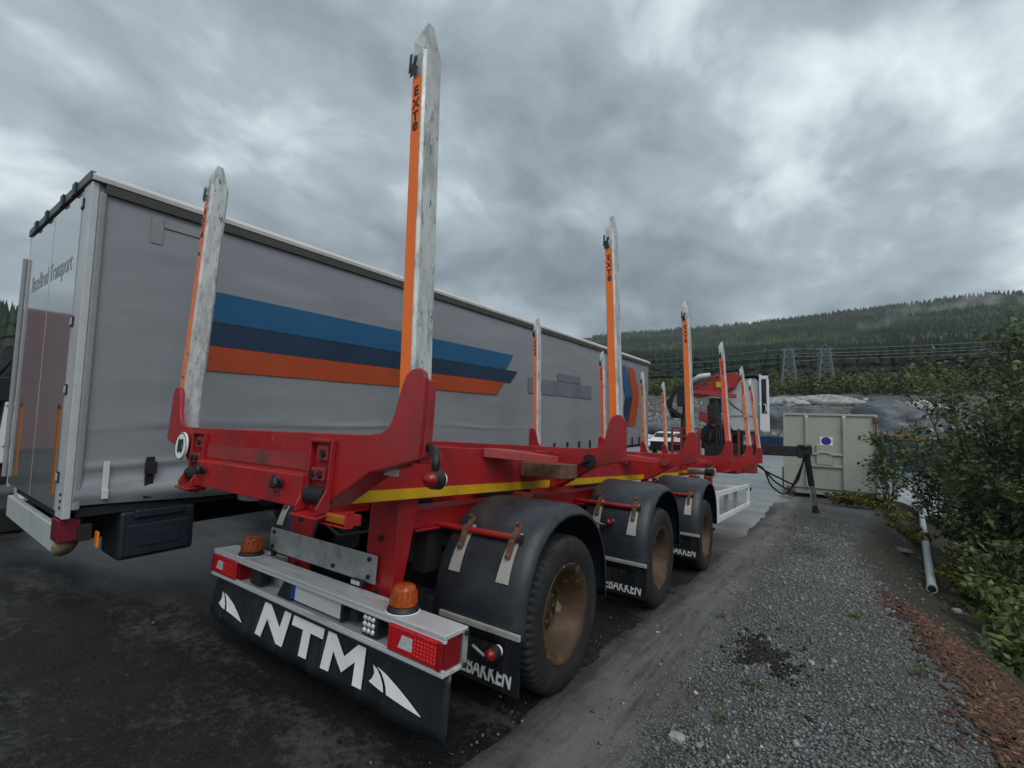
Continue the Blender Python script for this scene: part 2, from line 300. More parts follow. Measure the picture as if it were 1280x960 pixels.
def surf(name): 
    m = bpy.data.materials.new(name); m.use_nodes = True; t = m.node_tree; b = t.nodes['Principled BSDF']; tc = t.nodes.new('ShaderNodeTexCoord')
    class H: pass
    h = H(); h.m, h.t, h.b, h.co = m, t, b, tc.outputs['Object']
    def lk(n, i, v):
        if v is None: return
        if isinstance(v, (int, float)): n.inputs[i].default_value = v
        elif isinstance(v, tuple): n.inputs[i].default_value = (*v, 1) if len(v) == 3 and n.inputs[i].type == 'RGBA' else v
        else: t.links.new(v, n.inputs[i])
    def noise(s, d=6, r=0.6, st=(1, 1, 1), dist=0, rot=0, col=False):
        mp = t.nodes.new('ShaderNodeMapping'); mp.inputs['Scale'].default_value = st; mp.inputs['Rotation'].default_value[2] = rot; t.links.new(h.co, mp.inputs[0])
        n = t.nodes.new('ShaderNodeTexNoise'); t.links.new(mp.outputs[0], n.inputs['Vector'])
        n.inputs['Scale'].default_value = s; n.inputs['Detail'].default_value = d; n.inputs['Roughness'].default_value = r; n.inputs['Distortion'].default_value = dist; return n.outputs[0]
    def vor(s, feat='F1', out='Distance'):
        n = t.nodes.new('ShaderNodeTexVoronoi'); n.feature = feat; n.inputs['Scale'].default_value = s; t.links.new(h.co, n.inputs['Vector']); return n.outputs[out]
    def rng_(f, a, b_, c=0.0, d=1.0):
        n = t.nodes.new('ShaderNodeMapRange'); lk(n, 0, f); lk(n, 1, a); lk(n, 2, b_); lk(n, 3, c); lk(n, 4, d); return n.outputs[0]
    def mix(f, a, c):
        n = t.nodes.new('ShaderNodeMix'); n.data_type = 'RGBA'; lk(n, 0, f); lk(n, 6, a); lk(n, 7, c); return n.outputs[2]
    def mth(op, a, c=None):
        n = t.nodes.new('ShaderNodeMath'); n.operation = op; lk(n, 0, a); lk(n, 1, c); return n.outputs[0]
    def xyz():
        n = t.nodes.new('ShaderNodeSeparateXYZ'); t.links.new(h.co, n.inputs[0]); return n.outputs
    def bump(hh, s, d):
        n = t.nodes.new('ShaderNodeBump'); n.inputs['Strength'].default_value = s; n.inputs['Distance'].default_value = d; t.links.new(hh, n.inputs['Height'])
        t.links.new(n.outputs[0], b.inputs['Normal'])
    def out(col, rough, spec=0.5): lk(b, 'Base Color', col); lk(b, 'Roughness', rough); lk(b, 'Specular IOR Level', spec)
    h.noise, h.vor, h.rng, h.mix, h.mth, h.xyz, h.bump, h.out, h.lk = noise, vor, rng_, mix, mth, xyz, bump, out, lk
    return h
h = surf('wet_asphalt')
dusty = h.rng(h.mth('ADD', h.mth('MULTIPLY', h.noise(1.1, 8, 0.7, (0.55, 1.7, 1), 0.2, R(-28)), .62), h.mth('MULTIPLY', h.noise(16, 8, .75), .38)), 0.505, 0.60)
c0 = h.mix(h.rng(h.noise(3.5, 8, 0.7), .3, .7), (0.0035, 0.004, 0.0045), (0.015, 0.0158, 0.0165))
c1 = h.mix(h.mth('MULTIPLY', dusty, .75), c0, (0.080, 0.081, 0.077))
spk = h.rng(h.vor(95.0, 'F1', 'Color'), 0.72, 0.95)
c2 = h.mix(h.mth('MULTIPLY', spk, 0.35), c1, (0.09, 0.09, 0.088))
c2 = h.mix(h.rng(h.noise(38, 3), 0.6, 0.75, 0, 0.75), c2, (0.006, 0.006, 0.007))
wet = h.rng(h.noise(0.35, 4, 0.5, (0.6, 1.4, 1), 0.4), 0.42, 0.6)
far = h.rng(h.xyz()[1], 6.0, 11.0)                      # the low end of the yard, where the water lies and sky glare is painted in
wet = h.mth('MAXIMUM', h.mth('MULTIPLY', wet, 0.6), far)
c2 = h.mix(h.mth('MULTIPLY', far, h.rng(h.noise(.5, 6, .65, (.5, 1.4, 1), .6), .35, .65, .25, .95)), c2, (.46, .48, .485)); h.out(c2, h.rng(wet, 0, 1, 0.75, 0.26), h.rng(wet, 0, 1, 0.15, .9))  # pale base colour stands in for sky reflected off the wet yard
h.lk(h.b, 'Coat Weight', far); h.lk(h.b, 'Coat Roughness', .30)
h.bump(h.mth('ADD', h.mth('MULTIPLY', h.noise(140, 3), h.rng(wet, 0, 1, 1.0, 0.25)), h.mth('MULTIPLY', h.noise(1.4, 3), 0.6)), 0.45, 0.012)
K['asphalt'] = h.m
h = surf('gravel_verge'); X = h.xyz()
wob = h.mth('ADD', X[0], h.mth('MULTIPLY', h.mth('SUBTRACT', h.noise(2.6, 10, 0.75), 0.5), 0.85))
strip = h.mix(h.rng(h.noise(2.2, 7, 0.65, (1.6, 0.5, 1)), 0.35, 0.65), (0.085, 0.088, 0.079), (0.175, 0.18, 0.155))
strip = h.mix(h.rng(h.noise(170, 3, .7), 0.42, 0.7), strip, (0.20, 0.20, 0.185)); strip = h.mix(h.rng(h.noise(1.3, 6, .7, (3.2, .35, 1)), .50, .62, 0, .75), strip, (.048, .050, .046))
vc = h.vor(62.0, 'F1', 'Color'); gr = h.mix(vc, (0.075, 0.077, 0.078), (0.33, 0.335, 0.33))
gr = h.mix(h.rng(h.vor(62.0), 0.30, 0.62), gr, (0.025, 0.025, 0.024))
gr = h.mix(h.rng(h.noise(1.1, 7, .68), 0.45, 0.62, 0, 0.8), gr, (0.055, 0.053, 0.047)); gr = h.mix(h.rng(h.noise(.55, 8, .7), .55, .66, 0, .6), gr, (.20, .205, .20))
soil = h.mix(h.noise(4, 8, 0.7), (0.018, 0.016, 0.012), (0.062, 0.052, 0.038))
col = h.mix(h.rng(wob, 1.68, 1.92), strip, gr)
edge = h.rng(wob, 1.10, 1.45); col = h.mix(edge, (0.030, 0.030, 0.029), col)
soilm = h.rng(h.mth('SUBTRACT', wob, h.mth('SUBTRACT', h.mth('MULTIPLY', h.mth('MAXIMUM', h.mth('SUBTRACT', X[1], 9.0), 0.0), 0.15), h.rng(X[1], 3.2, 7.0, 0.0, 0.38))), 3.2, 3.5); col = h.mix(soilm, col, soil)
h.out(col, 0.75, 0.35)
h.bump(h.mth('ADD', h.mth('ADD', h.mth('MULTIPLY', h.vor(62.0), h.rng(wob, 1.6, 2.0, .12, 1.0)), h.mth('MULTIPLY', h.noise(220, 3, .7), .6)), h.mth('MULTIPLY', h.noise(6, 8, .72), 0.9)), 0.6, 0.014)
K['verge'] = h.m
h = surf('gravel_field')
col = h.mix(h.rng(h.noise(0.05, 7, 0.65, (1, 1, 1), 0.8), 0.36, 0.62), (0.035, 0.036, 0.036), (0.135, 0.128, 0.115))
col = h.mix(h.rng(h.noise(0.12, 8, 0.7, (0.5, 1, 1), 1.2), 0.52, 0.68), col, (0.22, 0.235, 0.245))
col = h.mix(h.rng(h.noise(0.02, 5, 0.6), 0.52, 0.60, 0, 0.7), col, (0.075, 0.055, 0.045))
R2 = h.mth('POWER', h.mth('ADD', h.mth('POWER', h.xyz()[0], 2.0), h.mth('POWER', h.xyz()[1], 2.0)), 0.5)
forest_floor = h.mix(h.noise(0.03, 5), (0.018, 0.026, 0.016), (0.045, 0.052, 0.026))
col = h.mix(h.rng(R2, 195.0, 235.0), col, forest_floor)
h.out(col, 0.85, 0.3); h.bump(h.noise(0.7, 8, 0.7), 0.8, 0.6)
K['field'] = h.m

xs = np.concatenate([np.arange(-140, -12, 4.0), np.arange(-12, 1.0, 0.5), np.arange(1.0, 14, 0.35), np.arange(14, 141, 5.0)])
ys = np.concatenate([np.arange(-40, -4, 3.0), np.arange(-4, 24, 0.35), np.arange(24, 90, 3.0)])
def ground_z(x, y): return gz(x, y) + np.where(x > 1.3, np.minimum(verge_d(x, y), 0) - 0.12 * sst(1.3, 1.7, x) - 0.3 * sst(0, 1, x - crest(y)), 0) * sst(26, 19, y) * sst(-10, -5, y)
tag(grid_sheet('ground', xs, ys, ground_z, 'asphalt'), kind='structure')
vx = np.concatenate([np.arange(0.90, 5.2, 0.055), np.arange(5.2, 14.1, 0.2)]); vy = np.concatenate([np.arange(-9, -1, 0.25), np.arange(-1, 9, 0.06), np.arange(9, 21, 0.2)])
def verge_z(x, y):
    z = vz(x, y) + 0.012 * (fbm(x, y, 9, 3, 5) - 0.5) * sst(1.2, 1.6, x)
    z = np.where(x < 1.45, np.minimum(z, gz(x, y) - 0.03 + 0.04 * sst(1.08, 1.28, x + 0.34 * (fbm(x * .4, y, 1.7, 5, 12) - 0.5)) + .03 * sst(1.2, 1.45, x)), z)
    return z - 0.3 * sst(18.5, 21, y) - 0.3 * sst(13.0, 14.0, x) - 0.12 * sst(14.8, 17.0, y) * sst(0.4, -0.2, x - crest(y))
tag(grid_sheet('gravel_verge', vx, vy, verge_z, 'verge'), kind='structure')

# hillside: rocky field, then forested slope up to the ridge
RPX = [(1500, 342), (1280, 368), (1200, 374), (1100, 386), (1000, 398), (900, 408), (850, 412), (780, 417), (400, 432), (25, 404), (-60, 398)]
_az, _tn = [], []
for px, py in RPX:
    d = ray(px, py + 5); _az.append(math.atan2(d[0], d[1])); _tn.append(d[2] / math.hypot(d[0], d[1]))
_az = np.array(_az); _tn = np.array(_tn); _o = np.argsort(_az); _az = _az[_o]; _tn = _tn[_o]
RIDGE = 1450.0
def hill_z(az, r):
    tr = np.interp(az, _az, _tn) + 0.004 * (fbm(az * 40, r * 0, 1, 3, 2) - 0.5)
    q = lambda a, b: np.clip((r - a) / (b - a), 0, 1)
    tan = -0.004 + 0.062 * q(55, 200) ** 1.1 + 0.03 * q(200, 290) + np.maximum(tr - 0.088, 0.01) * q(290, RIDGE) ** 0.62
    tan = tan - 0.09 * q(RIDGE, RIDGE * 1.5)
    return CAM[2] * 0 + np.where(r < 55, -1.2, 0) + np.where(r >= 55, -1.2 + (tan + 0.004) * r * 1.03, 0) + 1.2 * (fbm(np.sin(az) * r, np.cos(az) * r, 0.06, 5, 4) - 0.5) * q(55, 90) + 5 * (fbm(np.sin(az) * r, np.cos(az) * r, 0.012, 3, 6) - 0.5) * q(120, 260)
hr = np.concatenate([np.arange(44, 240, 3.0), np.geomspace(240, 2200, 70)]); ha = np.linspace(R(-110), R(75), 320)
A, RR = np.meshgrid(ha, hr, indexing='ij'); Z = hill_z(A, RR); n1 = len(hr)
V = np.stack([CAM[0] + np.sin(A) * RR, CAM[1] + np.cos(A) * RR, Z], -1).reshape(-1, 3); i = (np.arange(len(ha) - 1)[:, None] * n1 + np.arange(n1 - 1)[None]).ravel()
tag(np_mesh('hillside', V, np.stack([i, i + 1, i + n1 + 1, i + n1], 1), 'field', smooth=True), kind='structure')

# ------------------------------------------------------------------ forest on the hill (a far mass), young trees at its foot
def conifers(name, az, r, hgt, wid, tint, mat, sides=6, tiers=3):
    n = len(az); x = CAM[0] + np.sin(az) * r; y = CAM[1] + np.cos(az) * r; z = hill_z(az, r) - 0.5
    VV = []; FF = []; TT = []; base = 0; rot = rng.random(n) * 6.28
    for k in range(tiers):
        z0 = hgt * (0.06 + 0.28 * k); z1 = hgt * ((0.52, 0.8, 1.0)[k]); w = wid * ((1.0, 0.72, 0.42)[k])
        ring = np.arange(sides) / sides * 6.283
        jr = 0.75 + 0.5 * rng.random((n, sides)); jz = (rng.random((n, sides)) - 0.5) * 0.10
        px = x[:, None] + w[:, None] * jr * np.cos(ring[None] + rot[:, None] + k); py = y[:, None] + w[:, None] * jr * np.sin(ring[None] + rot[:, None] + k); pz = z[:, None] + z0[:, None] + jz * hgt[:, None]
        P = np.concatenate([np.stack([px, py, pz], -1), np.stack([x, y, z + z1], -1)[:, None]], 1)
        VV.append(P.reshape(-1, 3)); b = base + np.arange(n)[:, None] * (sides + 1)
        a = np.arange(sides); f = np.stack([b + a[None], b + (a[None] + 1) % sides, np.broadcast_to(b + sides, (n, sides))], -1)
        FF.append(f.reshape(-1, 3)); TT.append(np.repeat(tint, sides + 1)); base += n * (sides + 1)
    return np_mesh(name, np.concatenate(VV), np.concatenate(FF), mat, tint=np.concatenate(TT))
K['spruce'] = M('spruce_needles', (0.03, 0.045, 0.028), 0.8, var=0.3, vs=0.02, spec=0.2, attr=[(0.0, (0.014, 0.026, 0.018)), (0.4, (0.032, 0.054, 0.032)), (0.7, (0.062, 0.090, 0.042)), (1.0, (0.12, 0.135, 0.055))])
def forest_pts(n, a0, a1, r0, r1, pw):
    az = rng.uniform(a0, a1, n); t = rng.random(n) ** pw; return az, r0 + (r1 - r0) * t
a0 = math.atan2(*(ray(740, 500)[:2])); a1 = math.atan2(*(ray(1330, 500)[:2]))
az, r = forest_pts(19000, a0, a1, 292, 1480, 1.35)
cl = fbm(np.sin(az) * r, np.cos(az) * r, 0.008, 4, 8)
keep = ~((cl > 0.60) & (rng.random(len(az)) < 0.45)); az, r, cl = az[keep], r[keep], cl[keep]
hg = rng.uniform(7, 15, len(az)) * np.where(cl > 0.60, 0.7, 1) * (0.92 + 0.2 * (r < 340))
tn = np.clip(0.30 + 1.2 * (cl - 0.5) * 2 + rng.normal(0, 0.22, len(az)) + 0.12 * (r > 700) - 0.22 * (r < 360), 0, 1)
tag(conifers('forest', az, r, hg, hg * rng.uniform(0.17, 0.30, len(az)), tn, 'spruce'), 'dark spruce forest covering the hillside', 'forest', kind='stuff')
b0 = math.atan2(*(ray(-40, 500)[:2])); b1 = math.atan2(*(ray(60, 500)[:2]))
az, r = forest_pts(900, b0, b1, 250, 1480, 1.3)
hg = rng.uniform(11, 19, len(az)); tn = np.clip(rng.normal(0.3, 0.18, len(az)), 0, 1)
tag(conifers('forest', az, r, hg, hg * rng.uniform(0.13, 0.2, len(az)), tn, 'spruce'), 'strip of dark forest showing beside the tall closed trailer\'s rear', 'forest', kind='stuff')

def leaf_quads(P, size, nrm=None, asp=0.6, jit=1.0):
    n = len(P); a = rng.normal(size=(n, 3)); a /= np.linalg.norm(a, axis=1)[:, None]
    u = rng.normal(size=(n, 3)); u -= a * (u * a).sum(1)[:, None]; u /= np.linalg.norm(u, axis=1)[:, None]
    if nrm is not None:
        a = a * jit + nrm; a /= np.linalg.norm(a, axis=1)[:, None]; u -= a * (u * a).sum(1)[:, None]; u /= np.linalg.norm(u, axis=1)[:, None]
    w = np.cross(a, u); s = (np.asarray(size) * (0.65 + 0.7 * rng.random(n)))[:, None]
    V = np.stack([P, P + u * s * 0.45 + w * s * asp * 0.5 + a * s * 0.08, P + u * s, P + u * s * 0.45 - w * s * asp * 0.5 + a * s * 0.08], 1)
    return V.reshape(-1, 3), np.arange(n * 4).reshape(-1, 4)
K['young'] = M('birch_leaves', (0.06, 0.075, 0.03), 0.7, var=0.2, vs=0.1, spec=0.2, attr=[(0.0, (0.045, 0.07, 0.033)), (0.5, (0.12, 0.15, 0.055)), (0.8, (0.21, 0.215, 0.075)), (1.0, (0.26, 0.20, 0.07))])
PV = []; PT = []
for k in range(640):
    a = rng.uniform(a0 + 0.02, a1 + 0.05); rr_ = rng.uniform(196, 262); hh = rng.uniform(2.6, 5.2) * (0.75 + 0.5 * vnoise(a * 60, 0, 1, 3)); w = hh * rng.uniform(0.2, 0.34)
    n = 130; q = rng.random(n); ang = rng.random(n) * 6.28; rad = w * np.sqrt(rng.random(n)) * np.sin(np.clip(q * 2.6 + 0.45, 0, 3.1)) ** 0.7
    c = np.array([CAM[0] + math.sin(a) * rr_, CAM[1] + math.cos(a) * rr_, float(hill_z(np.array(a), np.array(rr_)))])
    PV.append(c + np.stack([rad * np.cos(ang), rad * np.sin(ang), hh * (0.05 + 0.95 * q)], 1)); t0 = rng.normal(0.48, 0.2); PT.append(np.clip(t0 + rng.normal(0, 0.12, n) + 0.15 * (q - 0.5), 0, 1))
P = np.concatenate(PV); V, F = leaf_quads(P, np.full(len(P), 0.85), asp=0.8)
tag(np_mesh('young_trees', V, F, 'young', tint=np.repeat(np.concatenate(PT), 4)), 'belt of young yellow-green deciduous trees along the foot of the forest', 'trees', kind='stuff')

# ------------------------------------------------------------------ pylons and cables
def pylon(px, py_base, height, depth, label):
    b = at(px, py_base, depth); root = thing('pylon', label, 'pylon', TR(*b), 'lattice power pylons'); root.rotation_euler[2] = R(12)
    def lev(t): return height * t, 3.4 * (1 - t) + 1.55 * t
    st = MB(); n = 6
    for sx in (-1, 1):
        for sy in (-1, 1):
            st.beam((sx * 3.6, sy * 3.6, -4), (sx * 1.5, sy * 1.5, height), 0.42)
    st.build('leg', 'pylon', root)
    br = MB()
    for k in range(n):
        z0, w0 = lev(k / n); z1, w1 = lev((k + 1) / n)
        for s in (-1, 1):
            br.beam((-w0, s * w0, z0), (w1, s * w1, z1), 0.24); br.beam((w0, s * w0, z0), (-w1, s * w1, z1), 0.24)
            br.beam((s * w0, -w0, z0), (s * w1, w1, z1), 0.24); br.beam((-w1, s * w1, z1), (w1, s * w1, z1), 0.22)
    br.build('bracing', 'pylon', root)
    am = MB()
    for zz, L in ((height, 3.2), (height * 0.86, 3.4)):
        am.beam((-L, 0, zz), (L, 0, zz), 0.45); am.beam((-L, 0, zz), (-1.4, 0, zz + 1.2), 0.2); am.beam((L, 0, zz), (1.4, 0, zz + 1.2), 0.2)
    am.beam((-1.5, 0, height), (0, 0, height + 2.4), 0.25); am.beam((1.5, 0, height), (0, 0, height + 2.4), 0.25)
    am.build('crossarm', 'pylon', root)
pylon(986, 490, 19.0, 203, 'lattice power pylon beside the belt of trees, just clear of the truck\'s white cabin')
pylon(1032, 487, 18.0, 200, 'lattice power pylon rising above the pale waste container')
for (p0, p1, sag) in (((740, 447), (986, 437), 1.5), ((740, 466), (986, 445), 1.5)):
    pass
WIRES = [((700, 470), (986, 452), (1032, 449), (1290, 438)), ((700, 458), (986, 446), (1032, 445), (1290, 433)), ((700, 462), (986, 442), (1032, 441), (1290, 430)), ((700, 455), (986, 436), (1032, 436), (1290, 424))]
WLAB = ['lowest power cable strung past the pylons across the dark forest', 'power cable strung next above the lowest one across the forest', 'power cable strung next below the topmost one across the forest', 'topmost power cable strung across the dark forest from pylon to pylon']
for w, lab in zip(WIRES, WLAB):
    P = [at(*p, d) for p, d in zip(w, (270, 203, 200, 185))]; pts = []
    for a, b in zip(P[:-1], P[1:]):
        for t in np.linspace(0, 1, 14)[:-1]: q = a * (1 - t) + b * t; q = q.copy(); q[2] -= 4 * 1.6 * t * (1 - t) * (np.linalg.norm(b - a) / 150) ** 2; pts.append(q)
    pts.append(P[-1]); tag(MB().tube(pts, 0.06, 5).build('power_cable', 'wire'), lab, 'cable', 'overhead cables')

# pale boulders and heaps out on the gravel field
def boulder(name, c, sx, sy, sz, mat, parent=None, n=2, seed=0, rotz=0.0):
    import bmesh
    b = bmesh.new(); bmesh.ops.create_icosphere(b, subdivisions=n, radius=1.0); rg = random.Random(seed); ph = [rg.random() * 6 for _ in range(6)]
    for v in b.verts:
        p = v.co; k = 1 + 0.16 * math.sin(3.1 * p.x + ph[0]) + 0.14 * math.sin(4.3 * p.y + ph[1]) + 0.13 * math.sin(3.7 * p.z + ph[2]) + 0.07 * math.sin(9 * p.x + 7 * p.y + ph[3]) + rg.uniform(-0.05, 0.05)
        v.co = Vector((p.x * sx * k, p.y * sy * k, max(p.z, -0.45) * sz * k))
    me = bpy.data.meshes.new(name); b.to_mesh(me); b.free(); me.polygons.foreach_set('use_smooth', [n > 2] * len(me.polygons)); o = link(name, me, mat, parent); o.location = c; o.rotation_euler[2] = rotz; return o
def fld(px, py, r_):                                     # a point on the field seen at this pixel column
    d = ray(px, py); a = math.atan2(d[0], d[1]); return np.array([CAM[0] + math.sin(a) * r_, CAM[1] + math.cos(a) * r_, float(hill_z(np.array(a), np.array(float(r_))))])
K['rockblue'] = M('wet_slate_heap', (0.10, 0.115, 0.13), 0.6, var=0.5, vs=0.5, stretch=(1, 1, 3), bump=0.8, bs=1.2, dirt=((0.26, 0.28, 0.30), 0.35, 0.6))
HEAPS = [(970, 170, 8, 2.2, 'rock', 'long pale heap of stone beside the white crane cabin on the field'), (988, 168, 3, 1.4, 'rock', 'small rounded white boulder between the pale stone heaps'), (1002, 172, 5, 2.2, 'rock', 'low pale stone heap behind the left end of the waste container'), (1034, 172, 10, 2.0, 'rock', 'wide pale stone heap right behind the waste container'),
         (1150, 160, 6, 1.6, 'rock', 'pale stone heap seen over the top of the leafy shrubs'), (962, 95, 6.5, 3.0, 'rockblue', 'dark slate heap left of the waste container'), (985, 110, 9, 3.0, 'rockblue', 'dark slate heap behind the waste container'), (1108, 100, 6, 3.0, 'rockblue', 'dark slate heap right of the waste container'), (845, 70, 6, 1.7, 'rockblue', 'dark rubble heap beyond the parked white car')]
for k, (px, r_, w, hh, mt, lab) in enumerate(HEAPS):
    o = boulder('stone_heap', fld(px, 510, r_) + np.array([0, 0, hh * 0.3]), w, 3.0, hh, mt, n=4, seed=k, rotz=R(-15)); tag(o, lab, 'heap', 'heaps on the field')
RUB = []; RF = []; RTN = []
OCT = np.array([[1, 0, 0], [-1, 0, 0], [0, 1, 0], [0, -1, 0], [0, 0, 1], [0, 0, -1]], float); OF = np.array([[0, 2, 4], [2, 1, 4], [1, 3, 4], [3, 0, 4], [2, 0, 5], [1, 2, 5], [3, 1, 5], [0, 3, 5]])
def pebbles(name, P, size, mat, tint, flat=0.7):
    n = len(P); a = rng.normal(size=(n, 6, 1)) * 0.22 + 1; V = OCT[None] * a * np.asarray(size)[:, None, None] * np.array([1, 1, flat]) * (0.7 + 0.6 * rng.random((n, 1, 3)))
    th = rng.random(n) * 6.28; ph = rng.normal(0, 0.5, n); c, s = np.cos(th)[:, None], np.sin(th)[:, None]; c2, s2 = np.cos(ph)[:, None], np.sin(ph)[:, None]
    x, y, z = V[..., 0], V[..., 1], V[..., 2]; y, z = y * c2 - z * s2, y * s2 + z * c2; x, y = x * c - y * s, x * s + y * c
    V = np.stack([x, y, z], -1) + P[:, None]; F = (np.arange(n)[:, None, None] * 6 + OF[None]).reshape(-1, 3)
    return np_mesh(name, V.reshape(-1, 3), F, mat, tint=np.repeat(tint, 6))
K['pebble'] = M('crushed_stone', (0.12, 0.12, 0.12), 0.72, var=0.15, vs=30, attr=[(0.0, (0.035, 0.036, 0.037)), (0.45, (0.15, 0.152, 0.150)), (0.8, (0.33, 0.335, 0.33)), (1.0, (0.62, 0.62, 0.61))])
n = 5200; az = rng.uniform(math.atan2(*(ray(730, 520)[:2])), math.atan2(*(ray(1300, 520)[:2])), n); r = rng.uniform(58, 190, n)
P = np.stack([CAM[0] + np.sin(az) * r, CAM[1] + np.cos(az) * r, hill_z(az, r) + 0.05], 1)
tag(pebbles('field_rubble', P, rng.uniform(0.15, 0.6, n) * (1 + 0.6 * (rng.random(n) > 0.95)), 'pebble', np.clip(rng.normal(0.45, 0.25, n), 0, 1)), 'scattered rubble strewn over the gravel field', 'rubble', kind='stuff')

# ------------------------------------------------------------------ timber trailer (built in its own frame, standing on the sloping yard)
TRL = thing('timber_trailer', 'red timber trailer with tall orange-striped stakes and three axles', 'trailer', GMAT)
YB = [-0.36, 1.914, 4.463, 7.149, 9.758, 11.60]
# chassis
for s in (-1, 1):
    m = MB(); m.box(s * .52 - .01, s * .52 + .01, -.16, 12.1, 1.20, 1.465); m.box(s * .52 - .075, s * .52 + .075, -.16, 12.1, 1.466, 1.487); m.box(s * .52 - .07, s * .52 + .07, -.16, 12.1, 1.172, 1.195)
    bm = m.build('chassis_beam', 'red', TRL, .003)
    xx = s * (.52 + .0125); MB().box(min(xx, xx + s * .002), max(xx, xx + s * .002), -.15, 6.2, 1.202, 1.262).build('reflective_stripe', 'yellow', bm)
    xo = s * .59; m = MB(); m.box(min(xo, xo + s * .012), max(xo, xo + s * .012), -.15, 6.25, 1.17, 1.488); q = m.build('side_plate', 'red', bm, .003)
    xo += s * .012; MB().box(min(xo, xo + s * .0025), max(xo, xo + s * .0025), -.148, 6.22, 1.176, 1.237).build('reflective_stripe', 'yellow', bm)
    for y0, y1 in ((6.45, 7.05), (7.35, 7.95)): MB().box(min(xo - s * .065, xo - s * .06), max(xo - s * .065, xo - s * .06), y0, y1, 1.21, 1.26).build('reflective_stripe', 'yellow', bm)
for y in (0.5, 1.4, 2.6, 3.5, 4.9, 6.0, 7.8, 9.0, 10.4, 11.9): MB().box(-.505, .505, y - .05, y + .05, 1.21, 1.42).build('cross_member', 'red_dirty', TRL)
for s in (-1, 1):
    m = MB(); x0, x1 = sorted((s * .30, s * .555)); m.prism([(.25, .97), (6.3, .97), (6.3, 1.09), (.25, 1.09)], 'x', x0 + .02, x1 - .055)
    m.prism([(.40, .969), (6.2, .969), (6.2, .955), (.40, .955)], 'x', x0, x1 - .02); m.build('subframe_beam', 'red', TRL, .004)
    m = MB(); m.prism([(.22, .46), (.26, .46), (.33, .84), (.38, 1.165), (.22, 1.165)], 'x', x1 - .02, x1) if s > 0 else m.prism([(.22, .46), (.26, .46), (.33, .84), (.38, 1.165), (.22, 1.165)], 'x', x0, x0 + .02)
    m.prism([(x0 + .0, .46), (x1 - .021 if s > 0 else x1, .46), (x1 - .021 if s > 0 else x1, 1.165), (x0 + (.021 if s < 0 else 0), 1.165)] if s > 0 else [(x0 + .021, .46), (x1, .46), (x1, 1.165), (x0 + .021, 1.165)], 'y', .22, .24)
    p = m.build('bumper_post', 'red', TRL, .003)
    for zz in (.62, .93): MB().cyl((s * .43, .222, zz), (s * .43, .205, zz), .018, n=6).build('bolt', 'dark', p)
for y in (1.105, 3.175, 5.245):
    m = MB(); m.cyl((-.62, y, .475), (.62, y, .475), .075, n=16); m.box(-.5, .5, y - .09, y + .09, .40, .56)
    for s in (-1, 1): m.cyl((s * .43, y + .32, .55), (s * .43, y + .32, .96), .13, n=14); m.beam((s * .43, y - .5, .92), (s * .43, y + .4, .42), .09, .07); m.box(s * .43 - .06, s * .43 + .06, y - .56, y - .42, .68, .97)
    m.build('axle', 'dark', TRL)
# bunks
def bunk_poly(xl, xr):
    half = [(.66, 1.178), (.99, 1.37), (1.06, 1.385), (1.28, 1.44), (1.283, 1.78), (1.272, 1.808), (1.245, 1.824), (1.205, 1.822), (1.172, 1.80), (1.15, 1.755), (1.115, 1.63), (1.09, 1.575), (1.04, 1.545), (.95, 1.534)]
    r_ = [(x * xr, z) for x, z in half]; l_ = [(-x * xl, z - .005) for x, z in half]
    return r_ + l_[::-1]
BUNK = []
for k, y in enumerate(YB):
    L_ = 1.045 if k == 0 else .985; th = .16 if k == 0 else .15
    m = MB(); m.prism(bunk_poly(L_, 1.0), 'y', y, y + .028)
    m.prism([(.655, 1.179), (.985, 1.371), (1.09, 1.40), (1.09, 1.532), (-1.09 * L_, 1.528), (-1.09 * L_, 1.395), (-.985 * L_, 1.366), (-.655 * L_, 1.174)], 'y', y + .0285, y + th)
    b = m.build('bunk', 'red', TRL, .006); BUNK.append(b)
    for s_, f_ in ((1, 1.0), (-1, L_)):
        MB().box(*sorted((s_ * 1.270 * f_, s_ * 1.283 * f_)), y + .0285, y + .075, 1.45, 1.775).build('upright_flange', 'red_dirty', b, .003)
        MB().box(*sorted((s_ * 1.08 * f_, s_ * 1.27 * f_)), y + .0285, y + th, 1.425, 1.468).build('stake_seat', 'red', b, .003)
b0_ = BUNK[0]; yf = YB[0]
m = MB(); m.prism([(yf - .002, 1.335), (yf - .045, 1.322), (yf - .05, 1.17), (yf - .002, 1.165)], 'x', -.64, .545); m.build('lower_box', 'red', b0_, .004)
MB().box(-.63, .53, yf - .006, yf - .001, 1.345, 1.425).build('recess_panel', K['red_dirty'], b0_)
